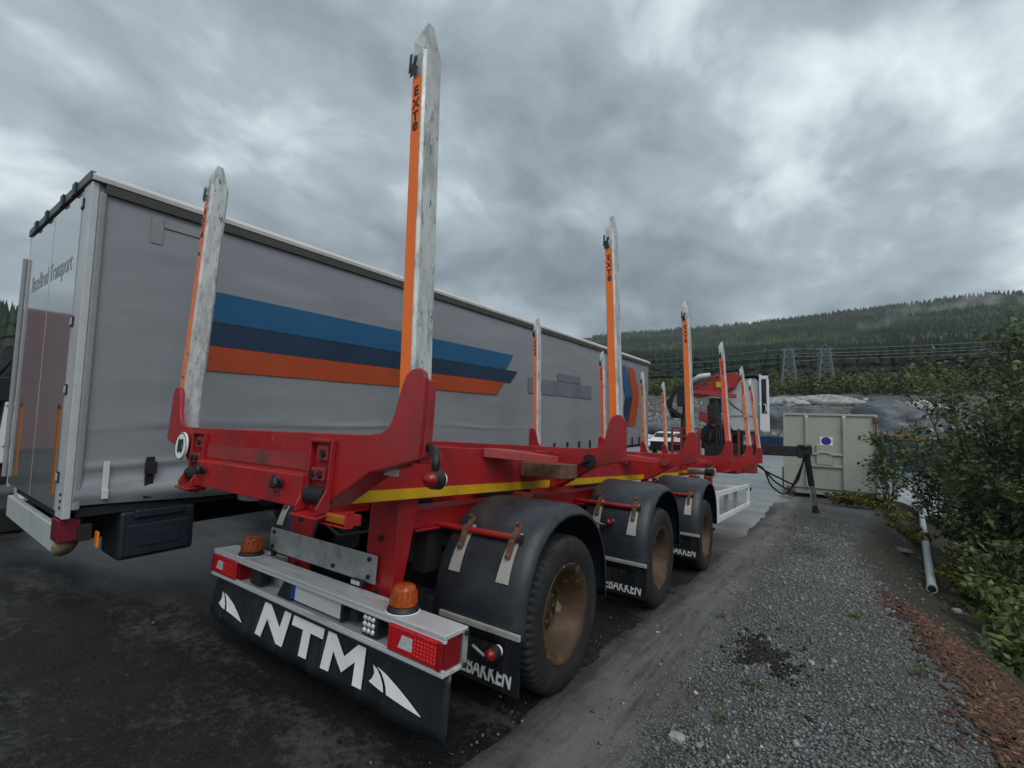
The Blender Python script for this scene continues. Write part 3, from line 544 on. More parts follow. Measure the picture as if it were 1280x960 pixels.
def bracket(cx):
    m = MB(); w = .085
    for s in (-1, 1): m.prism([(yf - .001, 1.17), (yf - .070, 1.155), (yf - .072, 1.185), (yf - .028, 1.27), (yf - .026, 1.50), (yf - .001, 1.50)], 'x', cx + s * w - .007, cx + s * w + .007)
    m.box(cx - w + .008, cx + w - .008, yf - .036, yf - .002, 1.486, 1.503); m.prism([(yf - .001, 1.150), (yf - .085, 1.138), (yf - .085, 1.148), (yf - .001, 1.163)], 'x', cx - w - .02, cx + w + .02)
    o = m.build('roller_bracket', 'red', b0_, .003)
    MB().cyl((cx - w + .012, yf - .012, 1.235), (cx + w - .012, yf - .008, 1.235), .042, n=18).build('roller', 'dark', o, smooth='edge')
    MB().box(cx - .06, cx + .045, yf - .024, yf - .003, 1.305, 1.365).box(cx - .03, cx + .055, yf - .024, yf - .003, 1.40, 1.47).build('latch_block', 'red_dirty', o, .004)
    for dx, zz in ((-.045, 1.335), (.02, 1.335), (.03, 1.435)): MB().cyl((cx + dx, yf - .0245, zz), (cx + dx, yf - .038, zz), .018, n=6).build('bolt', 'dark', o)
bracket(.64); bracket(-.735)
for cx in (.375, -.515):
    m = MB(); m.lathe([(0, .001), (0, .022), (.012, .030), (.03, .024), (.045, .024), (.047, .001)], (cx, yf - .10, 1.272), 'y', 12); 
    for a in range(4): m.beam((cx, yf - .085, 1.272), (cx + .045 * math.cos(a * 1.57 + .5), yf - .085, 1.272 + .045 * math.sin(a * 1.57 + .5)), .014)
    m.build('rubber_knob', 'black', b0_)
d_ = MB(); d_.cyl((-.975, yf - .034, 1.398), (-.975, yf - .022, 1.398), .094, n=40); disc = d_.build('speed_sign', 'white', b0_); MB().box(-1.0, -.95, yf - .0215, yf - .0005, 1.37, 1.42).build('sign_mount', 'dark', disc)
MB().lathe([(0, .085), (0, .092)], (-.975, yf - .0355, 1.398), 'y', 40).build('sign_rim', 'black', disc)
text('sign_digits', '80', 'black', disc, .125, TR(-.975, yf - .0362, 1.396) @ REAR, .001, .006, xs=.68)
# right marker lamp on a rubber arm and its red/white lens
m = MB(); m.tube([(1.27, yf + .06, 1.50), (1.34, yf + .03, 1.485), (1.385, yf + .0, 1.455), (1.392, yf - .01, 1.40)], [.016, .017, .017, .016], 8); ml = m.build('marker_arm', 'black', TRL, smooth=True)
MB().lathe([(-.02, .001), (-.02, .036), (.02, .040), (.022, .001)], (1.392, yf - .005, 1.372), 'y', 20).build('lamp_ring', 'black', ml, smooth='edge')
MB().lathe([(-.055, .001), (-.052, .016), (-.04, .028), (-.021, .034)], (1.392, yf - .005, 1.372), 'y', 20).build('red_lens', 'redlens_deep', ml, smooth=True)
MB().lathe([(.021, .034), (.04, .028), (.05, .015), (.053, .001)], (1.392, yf - .005, 1.372), 'y', 20).build('white_lens', 'white', ml, smooth=True)
# amber side lamps in red housings under the rear bunk
for s in (1, -1):
    cx = s * .80; m = MB(); m.box(cx - .10, cx + .10, yf + .01, yf + .05, 1.125, 1.172); m.box(cx - .10, cx - .088, yf - .03, yf + .01, 1.122, 1.19); m.box(cx + .088, cx + .10, yf - .03, yf + .01, 1.122, 1.19); m.box(cx - .10, cx + .10, yf - .032, yf + .01, 1.116, 1.1215)
    hs = m.build('lamp_housing', 'red', TRL, .002); MB().box(cx - .082, cx + .082, yf - .02, yf + .009, 1.128, 1.166).build('amber_lamp', 'amber_dull', hs, .006)
m = MB(); m.box(.80, 1.06, yf + .10, yf + .105, 1.355, 1.385); m.build('label_plate', 'white', TRL)
# stakes
def stake(k, side, xin, lean, mat, ztop=3.475, zs=3.32, zb=1.50):
    y = YB[k] + .034; wx, wy = .088, .135; z0 = zb
    xs_ = lambda z: xin + lean * (z - 1.75)
    def ringp(z, dx=0.0): 
        x = xs_(z); return [(x, y + .012, z), (x + .012, y, z), (x + wx - .012, y, z), (x + wx, y + .014, z), (x + wx, y + wy - .02, z), (x + wx - .02, y + wy, z), (x + .02, y + wy, z), (x, y + wy - .02, z)]
    m = MB(); zz = [z0, 1.9, 2.5, 3.1, ztop]; n = 8; vs = []
    for z in zz: vs += ringp(z)
    fs = [(i * n + j, i * n + (j + 1) % n, (i + 1) * n + (j + 1) % n, (i + 1) * n + j) for i in range(len(zz) - 1) for j in range(n)] + [tuple(range(n - 1, -1, -1)), tuple(range((len(zz) - 1) * n, len(zz) * n))]
    m.add(vs, fs); o = m.build('stake', 'stake', TRL, .003)
    # chamfered pointed tip
    x = xs_(ztop); t = MB(); x1 = xs_(ztop + .2)
    t.add([(x + .012, y + .005, ztop + .001), (x + wx - .004, y + .005, ztop + .001), (x + wx - .004, y + wy - .01, ztop + .001), (x + .012, y + wy - .01, ztop + .001), (x1 + wx - .035, y + .03, ztop + .165), (x1 + wx - .008, y + .03, ztop + .175), (x1 + wx - .008, y + .07, ztop + .175), (x1 + wx - .035, y + .07, ztop + .165),
           (x1 + .012, y + .005, ztop + .075), (x1 + .012, y + wy - .01, ztop + .06)],
          [(0, 3, 2, 1), (0, 1, 5, 4, 8), (1, 2, 6, 5), (2, 3, 9, 7, 6), (0, 8, 9, 3), (8, 4, 7, 9), (4, 5, 6, 7)])
    t.build('stake_tip', 'stake', o)
    # orange strip, slightly proud of the rear face
    def sl(z, a): return xs_(z) + a
    s_ = MB(); za, zb2 = 1.62, zs
    s_.hexa([(sl(za, .012), y - .004, za), (sl(za, .072), y - .004, za), (sl(za, .072), y - .0008, za), (sl(za, .012), y - .0008, za), (sl(zb2, .012), y - .004, zb2), (sl(zb2, .072), y - .004, zb2), (sl(zb2, .072), y - .0008, zb2), (sl(zb2, .012), y - .0008, zb2)])
    s_.build('orange_strip', mat, o)
    # black and white latch at the head
    l_ = MB(); zt = ztop - .115
    l_.box(sl(ztop, .006), sl(ztop, .050), y - .014, y - .001, zt + .02, ztop - .012); lo = l_.build('latch', 'stake', o, .003)
    MB().box(sl(ztop, .002), sl(ztop, .016), y - .018, y - .0145, zt - .01, ztop - .02).box(sl(ztop, .034), sl(ztop, .056), y - .018, y - .0145, ztop - .075, ztop - .045).prism([(sl(zt, .004), zt - .035), (sl(zt, .054), zt - .035), (sl(zt, .04), zt + .04), (sl(zt, .014), zt + .04)], 'y', y - .016, y - .0135).build('latch_slot', 'black', lo)
    # the maker's word stacked down the strip
    M4 = TR(sl(3.12, .042), y - .0047, 3.13) @ Matrix.Rotation(math.atan(lean), 4, 'Y') @ REAR
    text('stake_lettering', 'E\nX\nT', 'black', o, .074, M4 @ TR(0, .036, 0), .0006, .0032, xs=.88, line=.95)
    text('stake_lettering', 'e', 'black', o, .098, M4 @ TR(0, -.082, 0), .0006, .0032, xs=.80)
    return o
LEAN = -.058
matR = ['orange', 'orange', 'orange', 'orange_red', 'orange_old', 'orange_old']
xinR = [1.088, 1.135, 1.14, 1.16, 1.165, 1.165]; lnR = [-.066, -.052, -.034, -.058, -.075, -.10]
for k in range(6):
    stake(k, 1, xinR[k], lnR[k], matR[k])
    stake(k, -1, (-1.335 if k == 0 else -1.215), -.05, ['orange_old', 'orange_old', 'orange_old', 'orange_red', 'orange_old', 'orange_old'][k])
# lifting arms and box stubs on the right and left of the chassis
for s in (1,):
    for (y0, z0) in ((.98, 1.46), (3.60, 1.462), (6.3, 1.465), (8.9, 1.468)):
        m = MB(); m.hexa([(.615, y0 - .06, z0 - .03), (.96, y0 + .30, z0 - .055), (.99, y0 + .38, z0 - .055), (.615, y0 + .25, z0 - .03), (.615, y0 - .06, z0 + .036), (.96, y0 + .30, z0 + .0), (.99, y0 + .38, z0 + .0), (.615, y0 + .25, z0 + .036)])
        m.build('swing_arm', 'red_pale' if y0 < 2 else 'red', TRL, .004)
m = MB(); m.box(.606, .98, 1.42, 1.70, 1.285, 1.40); m.build('box_stub', 'rust', TRL, .008)
m = MB(); m.box(.63, .74, 1.30, 1.42, 1.10, 1.168); m.build('marker_bracket', 'red_dirty', TRL, .004); m = MB(); m.box(.63, .72, 3.30, 3.40, 1.10, 1.168); m.build('marker_bracket', 'red_dirty', TRL, .004)
# weld scar and rod on the second bunk
m = MB(); m.tube([(.70, 1.90, 1.27), (.86, 1.88, 1.36), (1.0, 1.87, 1.44)], .012, 6); m.cyl((.99, 1.89, 1.43), (.99, 1.91, 1.43), .055, n=14); m.build('locking_rod', 'dark', TRL)
m = MB(); m.cyl((.9, 4.40, 1.42), (.9, 4.46, 1.42), .05, n=14); m.build('locking_pin', 'red_dirty', TRL, smooth='edge')
m = MB(); m.cyl((.9, 7.09, 1.42), (.9, 7.148, 1.42), .05, n=14); m.build('locking_pin', 'red_dirty', TRL, smooth='edge')
# wheels: rusty dish rim, ribbed tyre
def make_wheel(y, s):
    xo = 1.232
    prof = [(-.275, .288), (-.262, .300), (-.23, .302), (-.20, .272), (-.15, .262), (-.05, .262), (-.025, .270), (-.012, .296), (.0, .305), (.004, .300), (-.006, .286), (-.02, .258), (-.06, .252), (-.075, .236), (-.165, .230), (-.185, .205), (-.190, .130), (-.178, .115), (-.176, .085), (-.15, .075), (-.148, .001)]
    w = MB(); w.lathe(prof, (xo, y, .475), 'x', 56); o = w.build('wheel', 'rim', TRL, smooth=True)
    tp = [(-.270, .300), (-.285, .345), (-.288, .40), (-.276, .445), (-.255, .466), (-.235, .474), (-.190, .4745), (-.186, .463), (-.176, .463), (-.172, .475), (-.14, .475), (-.135, .463), (-.125, .463), (-.12, .475), (-.085, .4745), (-.080, .463), (-.070, .463), (-.066, .4745), (-.030, .474), (-.012, .466), (.006, .445), (.018, .40), (.015, .345), (-.001, .303)]
    def mod(k, j, r_): return r_ - (.018 if (k % 3 == 0 and (j in (4, 5, 6, 18, 19, 20))) else .004 if (k % 3 == 0 and 8 < j < 17) else 0)
    t = MB(); t.lathe(tp, (xo, y, .475), 'x', 180, mod); t.build('tyre', 'rubber', o, smooth='edge')
    t = MB(); t.lathe([(-.60, .302), (-.615, .36), (-.61, .43), (-.585, .468), (-.36, .47), (-.335, .43), (-.33, .36), (-.345, .302)], (xo, y, .475), 'x', 48); t.build('inner_tyre', 'rubber', o, smooth=True)
    for a in range(10): c_, q_ = math.cos(a * .6283 + .2), math.sin(a * .6283 + .2); hb = MB().cyl((xo - .194, y + .172 * c_, .475 + .172 * q_), (xo - .1855, y + .172 * c_, .475 + .172 * q_), .030, n=12); hb.build('hand_hole', 'black', o)
    for a in range(10): c_, q_ = math.cos(a * .6283 + .5), math.sin(a * .6283 + .5); nb = MB().cyl((xo - .18, y + .100 * c_, .475 + .100 * q_), (xo - .155, y + .100 * c_, .475 + .100 * q_), .014, n=6); nb.build('wheel_nut', 'rust', o)
    return o
w0 = make_wheel(1.105, 1)
for k, y in enumerate((1.105, 3.175, 5.245)):
    for s in (1, -1):
        if k == 0 and s == 1: continue
        M4 = TR(0, y - 1.105, 0) @ (Matrix.Identity(4) if s == 1 else MIRX())
        if s == 1: M4 = M4 @ TR(0, 1.105, .475) @ Matrix.Rotation(R(37 * k), 4, 'X') @ TR(0, -1.105, -.475)
        copy_part(w0, TRL, M4)
# mudguards
def fend_pts(rx, rz, n=40, a0=-4, a1=184):
    P = []
    for i in range(n + 1):
        a = R(a0 + (a1 - a0) * i / n); c_, q_ = math.cos(a), math.sin(a); e_ = 2.25
        P.append((math.copysign(abs(c_) ** (2 / e_), c_) * rx, math.copysign(abs(q_) ** (2 / e_), q_) * rz))
    return P
def make_fender(y):
    zc = .50; P0 = fend_pts(.615, .655); P1 = fend_pts(.600, .640); Pm = fend_pts(.600, .640); Pl = fend_pts(.575, .612); n = len(P0); cols = [(.62, P1), (.64, P0), (1.17, P0), (1.235, P1), (1.262, Pm), (1.272, Pl)]
    m = MB(); vs = []
    P2 = fend_pts(.607, .648); cols = [(.62, P1), (.64, P0), (1.15, P0), (1.20, P2), (1.24, fend_pts(.590, .630)), (1.265, fend_pts(.562, .600)), (1.268, fend_pts(.545, .585))]
    for x_, P in cols: vs += [(x_, y + a, zc + b) for a, b in P]
    fs = [(c_ * n + i, c_ * n + i + 1, (c_ + 1) * n + i + 1, (c_ + 1) * n + i) for c_ in range(len(cols) - 1) for i in range(n - 1)]
    m.add(vs, fs); o = m.build('mudguard', 'fender', TRL, smooth=True)
    sm = o.modifiers.new('thick', 'SOLIDIFY'); sm.thickness = .006; sm.offset = -1
    # rear flap, clamp bar, lettering
    fl = MB(); fl.prism([(y - .612, .505), (y - .606, .505), (y - .598, .205), (y - .604, .205)], 'x', .72, 1.275); f_ = fl.build('mudflap', 'flap', o)
    MB().box(.70, 1.28, y - .632, y - .613, .492, .525).build('clamp_bar', 'strap', f_, .004)
    text('flap_lettering', 'TREBAKKEN', 'letter_grey', f_, .128, TR(1.225, y - .606, .275) @ Matrix.Rotation(R(-1.5), 4, 'X') @ REAR, .0008, .0038, .15, .64, 'RIGHT')
    # red support tube, straps and clamps on the rear slope of the guard
    z_t = .985; y_t = y - .485
    MB().cyl((.50, y_t, z_t - .005), (1.155, y_t, z_t), .020, n=12).build('support_tube', 'red', o, smooth='edge')
    MB().cyl((1.150, y_t, z_t), (1.172, y_t, z_t), .023, n=12).build('tube_plug', 'black', o, smooth='edge')
    idx = [i for i, (a, b) in enumerate(P0) if a < -.30 and .20 < b < .53]
    for xc in (.76, 1.12):
        s_ = MB(); vs = []
        for i in idx:
            a, b = P0[i]; wst = .030 + .016 * (1 - (b - .2) / .33); vs += [(xc - wst, y + a * 1.012, zc + b * 1.012), (xc + wst, y + a * 1.012, zc + b * 1.012)]
        s_.add(vs, [(2 * i, 2 * i + 1, 2 * i + 3, 2 * i + 2) for i in range(len(idx) - 1)])
        st = s_.build('strap', 'strap', o); q = st.modifiers.new('thick', 'SOLIDIFY'); q.thickness = .005; q.offset = 0
        c_ = MB(); c_.cyl((xc - .018, y_t, z_t), (xc + .018, y_t, z_t), .028, n=12); c_.beam((xc, y_t + .015, z_t + .005), (xc, y_t + .05, z_t + .075), .034, .02); c_.beam((xc, y_t - .02, z_t - .005), (xc, y_t - .062, z_t - .11), .034, .02); c_.cyl((xc, y_t - .052, z_t - .09), (xc, y_t - .08, z_t - .095), .012, n=6); c_.cyl((xc, y_t + .04, z_t + .06), (xc, y_t + .025, z_t + .085), .012, n=6)
        c_.build('clamp', 'rust', o)
    return o
f0 = make_fender(1.105)
for k, y in enumerate((1.105, 3.175, 5.245)):
    for s in (1, -1):
        if k == 0 and s == 1: continue
        c_ = copy_part(f0, TRL, TR(0, y - 1.105, 0) @ (Matrix.Identity(4) if s == 1 else MIRX()))
        if s == -1:
            for ch in list(c_.children):
                for g in list(ch.children):
                    if g.name.startswith('flap_lettering'): bpy.data.objects.remove(g)
        if k and s == 1:                             # a stitched crack and lamp on the rear faces of the next two guards
            pass
def round_lamp(x_, y, z, arm=True):
    m = MB(); m.lathe([(-.012, .001), (-.012, .034), (.03, .037), (.032, .001)], (x_, y, z), 'y', 20); o = m.build('round_marker_lamp', 'black', TRL, smooth='edge')
    MB().lathe([(-.05, .001), (-.047, .013), (-.035, .026), (-.013, .031)], (x_, y, z), 'y', 20).build('red_lens', 'redlens_deep', o, smooth=True)
    MB().lathe([(.033, .033), (.052, .03), (.056, .001)], (x_, y, z), 'y', 20).build('white_lens', 'white', o, smooth='edge')
    if arm: MB().tube([(x_ - .16, y + .03, z - .01), (x_ - .07, y + .02, z - .035), (x_ - .01, y + .02, z - .03)], .008, 6).build('arm', 'galv', o)
round_lamp(1.165, .40, .43); round_lamp(.93, 2.50, .86); round_lamp(.95, 4.56, .86, False)
for y in (3.175, 5.245):
    for i, (dx, dz) in enumerate(((.76, .66), (.80, .62), (.86, .57), (.93, .545), (.995, .56))): MB().cyl((dx, y - .612, dz), (dx, y - .630, dz), .008, n=8).build('rivet', 'white', TRL)
# rear bumper: two aluminium ledges on a back plate, lamps between them
m = MB(); m.box(-1.18, 1.18, .0, .165, .615, .637); m.box(-1.18, 1.18, .0, .02, .598, .6145); m.box(-1.18, 1.18, .150, .165, .45, .6145); m.box(-1.18, 1.18, .0, .1495, .452, .472); m.box(-1.18, 1.18, .0, .018, .4725, .484)
BMP = m.build('rear_bumper', 'alu', TRL, .004)
for s in (-1, 1):
    m = MB(); m.box(*sorted((s * 1.181, s * 1.185)), .125, .16, .46, .63); m.build('end_bracket', 'galv', BMP)
    for yy, zz in ((.14, .615), (.14, .47)): MB().cyl((s * 1.187, yy, zz), (s * 1.20, yy, zz), .012, n=6).build('bolt', 'dark', BMP)
def tail_light(cx, s):
    o = MB().box(cx - .185, cx + .185, .012, .13, .4735, .612).build('tail_light', 'redlens_deep', BMP, .008)
    MB().box(cx - .182, cx + .182, -.012, .0115, .480, .608).build('red_lens', 'redlens', o, .012)
    x0, x1 = (cx - .085, cx + .0); MB().hexa([(x0 - .012, -.0145, .515), (x1, -.0145, .515), (x1, -.0125, .515), (x0 - .012, -.0125, .515), (x0 + .012, -.0145, .575), (x1, -.0145, .575), (x1, -.0125, .575), (x0 + .012, -.0125, .575)]).build('reversing_lens', 'clear', o)
    g = MB()
    for i in range(7):
        for j in range(5): g.box(cx + .012 + i * .022, cx + .024 + i * .022, -.0145, -.0125, .505 + j * .017, .514 + j * .017)
    g.build('led_array', 'redled', o)
    MB().box(cx + .168 * s - .012, cx + .168 * s + .0135, -.0138, .011, .481, .607).build('deep_red_edge', 'redlens_deep', o, .006)
tail_light(.985, 1); tail_light(-.985, -1)
def beacon(cx):
    o = MB().lathe([(0, .001), (0, .082), (.010, .085), (.022, .078), (.030, .072), (.034, .001)], (cx, .085, .6385), 'z', 32).build('beacon', 'black', BMP, smooth='edge')
    MB().lathe([(.0, .070), (.03, .070), (.072, .062), (.092, .054), (.100, .038), (.102, .001)], (cx, .085, .672), 'z', 32).build('amber_dome', 'amber', o, smooth=True)
    for k in range(14): a = k * .4488; MB().beam((cx + .070 * math.cos(a), .085 + .070 * math.sin(a), .678), (cx + .063 * math.cos(a), .085 + .063 * math.sin(a), .742), .006).build('dome_rib', 'amber', o)
    MB().lathe([(0, .084), (.003, .09), (.006, .084)], (cx, .085, .6375), 'z', 32).build('chrome_ring', 'white', o)
beacon(.80); beacon(-.80)
# work lamp with nine LEDs, two small black lamps, reversing camera
o = MB().box(.565, .69, .02, .10, .485, .60).build('work_lamp', 'black', BMP, .006)
for i in range(3):
    for j in range(3): MB().lathe([(-.012, .001), (-.010, .010), (-.001, .014)], (.594 + i * .033, .018, .512 + j * .031), 'y', 12).build('led', 'clear', o, smooth=True)
MB().tube([(.70, .12, .52), (.735, .09, .50), (.765, .08, .55), (.745, .10, .605)], .005, 6).build('cable', 'black', o)
MB().lathe([(-.05, .001), (-.05, .035), (-.01, .05), (.05, .045), (.05, .001)], (.46, .09, .545), 'y', 16).build('reversing_camera', 'black', BMP, smooth='edge')
o = MB().box(-.67, -.54, .03, .12, .485, .605).build('work_lamp', 'black', BMP, .01); MB().tube([(-.53, .12, .60), (-.48, .08, .59), (-.47, .08, .52), (-.52, .11, .505)], .006, 6).build('cable', 'black', o)
MB().prism([(-.33, .475), (-.17, .475), (-.17, .60), (-.25, .60)], 'y', .04, .14).build('lamp_bracket', 'black', BMP, .004)
o = MB().box(-.155, .36, .030, .036, .500, .613).build('number_plate', 'plate', BMP, .002); MB().box(-.153, -.105, .0285, .0298, .502, .611).build('blue_band', 'euroblue', o)
MB().box(.362, .385, .028, .12, .49, .613).build('plate_bracket', 'black', BMP)
for cx in (.30, -.72): o = MB().box(cx - .055, cx + .055, .168, .20, .640, .672).build('plate_lamp', 'black', BMP, .003); MB().box(cx - .05, cx + .03, .164, .1675, .645, .668).build('lamp_lens', 'clear', o)
# galvanised plate in front of the posts
m = MB(); m.box(-.775, .43, .196, .204, .665, .828); GP = m.build('galvanised_plate', 'galv', TRL, .002)
for bx, bz in ((-.72, .70), (-.72, .80), (.02, .70), (.37, .70), (.37, .80)): MB().cyl((bx, .195, bz), (bx, .183, bz), .013, n=6).build('bolt', 'dark', GP)
# rubber flap with emblem
ZT, ZB = .451, .168
def fy(z): return .058 - (ZT - z) * .17
fl = MB(); nx = 60; vs = []
for i in range(nx + 1):
    x_ = -1.18 + 2.36 * i / nx; e_ = max(0, abs(x_) - .95); bow = .012 * math.sin(x_ * 2.6 + .4)
    for j in range(7):
        z = ZT + (ZB - ZT) * j / 6; vs.append((x_ * (1 + .012 * j / 6), fy(z) + (bow + e_ * .12) * (j / 6) + .004 * math.sin(x_ * 21) * (j / 6), z - .012 * (j / 6) * math.cos(x_ * 1.2)))
fl.add(vs, [(i * 7 + j, i * 7 + j + 1, (i + 1) * 7 + j + 1, (i + 1) * 7 + j) for i in range(nx) for j in range(6)])
FL = fl.build('rear_flap', 'flap', TRL, smooth=True); q = FL.modifiers.new('thick', 'SOLIDIFY'); q.thickness = .006; q.offset = 1
def flat(name, poly, mat='white'):
    m = MB()
    def yy(x_, z):
        t = (ZT - z) / (ZT - ZB); e_ = max(0, abs(x_) - .95); return fy(z) + (.012 * math.sin(x_ * 2.6 + .4) + e_ * .12) * t + .004 * math.sin(x_ * 21) * t - .010
    n = len(poly); m.add([(x_, yy(x_, z), z) for x_, z in poly] + [(x_, yy(x_, z) + .003, z) for x_, z in poly], [tuple(range(n)), tuple(range(2 * n - 1, n - 1, -1))] + [(i, i + n, (i + 1) % n + n, (i + 1) % n) for i in range(n)])
    import bmesh
    me = m.mesh(name); b = bmesh.new(); b.from_mesh(me); bmesh.ops.triangulate(b, faces=b.faces); b.to_mesh(me); b.free(); return link(name, me, mat, FL)
za, zb_ = .218, .408
flat('letter_n', [(-.47, za), (-.395, za), (-.375, .325), (-.225, za), (-.155, za), (-.135, zb_), (-.21, zb_), (-.225, .305), (-.375, zb_), (-.45, zb_)])
flat('letter_t', [(.02, za), (.095, za), (.09, .355), (.215, .355), (.215, zb_), (-.105, zb_), (-.105, .355), (.015, .355)])
flat('letter_m', [(.245, za), (.315, za), (.325, .325), (.425, .245), (.525, .325), (.535, za), (.605, za), (.59, zb_), (.525, zb_), (.425, .322), (.325, zb_), (.255, zb_)])
for dx in (0, -1.695):
    flat('fin_emblem', [(x_ + dx, z) for x_, z in ((.665, .350), (.70, .338), (.735, .312), (.76, .285), (.772, .258), (.72, .262), (.652, .272), (.672, .290), (.684, .318))])
    flat('fin_emblem', [(x_ + dx, z) for x_, z in ((.70, .350), (.77, .338), (.86, .312), (.95, .278), (1.04, .238), (.93, .246), (.80, .257), (.788, .284), (.765, .312), (.735, .336))])
# white side guard and landing legs
m = MB(); XG = 1.17
m.box(XG, XG + .05, 6.15, 6.27, .50, .985); m.box(XG, XG + .05, 9.62, 9.74, .50, .93); m.box(XG + .002, XG + .048, 6.272, 9.618, .90, .98); m.box(XG + .002, XG + .048, 6.272, 9.618, .505, .585); m.box(XG - .5, XG - .001, 6.16, 6.22, .92, .96)
m.box(.6, XG - .001, 9.66, 9.72, .86, .92); m.build('side_guard', 'whitepaint', TRL, .004)
m = MB(); m.cyl((XG + .02, 9.75, .86), (XG + .02, 9.86, .86), .055, n=14); m.build('side_lamp', 'dark', TRL)
LY = 8.3
for s in (1, -1):
    m = MB(); m.box(*sorted((s * .58, s * .74)), 7.0, 7.15, .86, 1.17); m.build('landing_leg', 'red', TRL, .006); m = MB(); m.box(*sorted((s * .58, s * .72)), LY - .07, LY + .07, .58, 1.17); m.build('landing_leg', 'red', TRL, .006)
    m = MB(); m.cyl((s * .65, LY, .12), (s * .65, LY, .58), .045, n=12); m.box(*sorted((s * .55, s * .75)), LY - .12, LY + .12, .07, .12); m.build('landing_foot', 'dark', TRL)
m = MB(); m.cyl((.64, 6.75, 1.26), (1.02, 6.60, 1.27), .055, n=14); m.box(.98, 1.1, 6.48, 6.68, 1.18, 1.33); m.build('air_hose_coupling', 'strap', TRL, .006)
m = MB(); m.cyl((.98, 6.46, 1.27), (1.10, 6.44, 1.27), .06, n=14); m.build('coupling_cap', 'dark', TRL)
for a_ in ((.7, .76, 7.6, 7.95, .62, .9), (1.11, 1.165, 8.3, 8.4, .52, .95), (1.11, 1.165, 7.3, 7.4, .52, .95)): MB().box(*a_).build('guard_bracket', 'galv', TRL)
# air tanks and hoses seen dark under the chassis
for (x_, y) in ((0, .75), (0, 2.1), (0, 4.2)): MB().lathe([(-.26, .001), (-.26, .08), (-.23, .12), (.23, .12), (.26, .08), (.26, .001)], (x_ * .6, y, 1.03), 'x', 20).build('air_tank', 'dark', TRL, smooth='edge')
MB().tube([(-.3, .3, 1.05), (-.25, .28, .92), (-.1, .3, .85), (.1, .4, .9), (.2, .6, 1.0)], .012, 6).build('air_hose', 'dark', TRL); m = MB(); m.tube([(-.75, -.1, 1.12), (-.70, .1, 1.02), (-.66, .3, 1.08)], .03, 8); m.build('air_hose', 'dark', TRL)
m = MB(); m.box(-.72, -.60, -.10, .0, 1.05, 1.16); m.build('coupling_head', 'galv', TRL, .006)

# ------------------------------------------------------------------ curtain-sided semi-trailer
SX, SY0, SY1, SZ0, SZ1 = -2.1, -.62, 12.95, .878, 3.40
SEM = thing('curtain_trailer', 'silver-grey curtain-sided semi-trailer with blue, navy and orange stripes', 'trailer')
ny, nz = 260, 60; ys_ = np.linspace(SY0 + .03, SY1 - .03, ny); zs_ = np.concatenate([np.linspace(SZ0, 1.5, 34), np.linspace(1.55, SZ1, nz - 34)])
YY, ZZ = np.meshgrid(ys_, zs_, indexing='ij')
low = sst(1.22, .92, ZZ); near = sst(5.0, .5, YY)
off = low * near * 1.5 * (.035 + .03 * np.sin(YY * 2.3 + 1.0) + .018 * np.sin(YY * 5.7)) * np.exp(-((ZZ - .98) / .11) ** 2)
off += .012 * np.exp(-((ZZ - 1.19 - .02 * np.sin(YY * 1.7)) / .03) ** 2) * near + .006 * np.exp(-((ZZ - 1.07 - .03 * np.sin(YY * 2.9)) / .025) ** 2) * near
off += .02 * np.exp(-((YY - SY1 + .35 + (np.mod(ZZ * 7, 1)) * .05) / .06) ** 2) * np.sin(ZZ * 42) * .6
off += .007 * (fbm(YY, ZZ, 1.1, 4, 3) - .5) * sst(2.0, 2.9, ZZ) * near + .004 * np.exp(-((ZZ - 2.33 + YY * .03) / .035) ** 2) * sst(1.2, .2, YY)
for zc1, amp, wl, ph in ((3.02, .012, .55, .3), (2.86, .010, .4, 1.9), (1.80, .009, .6, 2.7), (1.45, .011, .5, .9), (3.22, .012, .8, 4.0), (1.62, .008, .9, 5.0)):
    off += amp * np.exp(-((ZZ - zc1 - .05 * np.sin(YY * wl + ph) - .02 * np.sin(YY * 2.1 + ph)) / .022) ** 2) * (.3 + .7 * sst(.45, .6, fbm(YY, ZZ * 0 + zc1, .8, 3, 2))) * sst(9, 2, YY)
off += .012 * (fbm(YY * .35, ZZ, 3.2, 4, 13) - .5)
zb_edge = np.where(ZZ < 1.0, -.03 * near * np.sin(YY * 1.5 + .3) * sst(1.0, SZ0, ZZ), 0)
V = np.stack([SX + off, YY, ZZ + zb_edge], -1).reshape(-1, 3); i = (np.arange(ny - 1)[:, None] * nz + np.arange(nz - 1)[None]).ravel()
CUR = np_mesh('curtain', V, np.stack([i, i + nz, i + nz + 1, i + 1], 1), 'curtain', SEM, smooth=True)
MB().box(-4.31, SX - .03, SY0 + .03, SY1, SZ0 + .02, SZ1 + .06).build('body', 'semi_post', SEM)
def qpoly(name, pts, mat, parent=CUR, d=.013, t=.002):      # flat print on the curtain, pts = (y, z)
    return MB().prism(pts, 'x', SX + d, SX + d + t).build(name, mat, parent)
for name, z0, z1, mt, y0, y1 in (('stripe', 2.472, 2.755, 'blue', .11, 5.0), ('stripe', 2.245, 2.468, 'navy', .10, 5.15), ('stripe', 2.01, 2.241, 'orprint', .16, 4.75)):
    qpoly(name, [(y0, z0), (y1, z0), (y1 + .22, z1), (y0 + .02, z1)], mt)
qpoly('faded_band', [(5.75, 2.10), (8.6, 2.10), (8.6, 2.40), (5.75, 2.40)], 'slate'); qpoly('faded_band', [(6.9, 2.42), (8.0, 2.42), (8.0, 2.58), (6.9, 2.58)], 'slate')
def cpx(pts): return [tuple(on(740 + a / 6, 420 + b / 6, 'x', SX)[1:]) for a, b in pts]
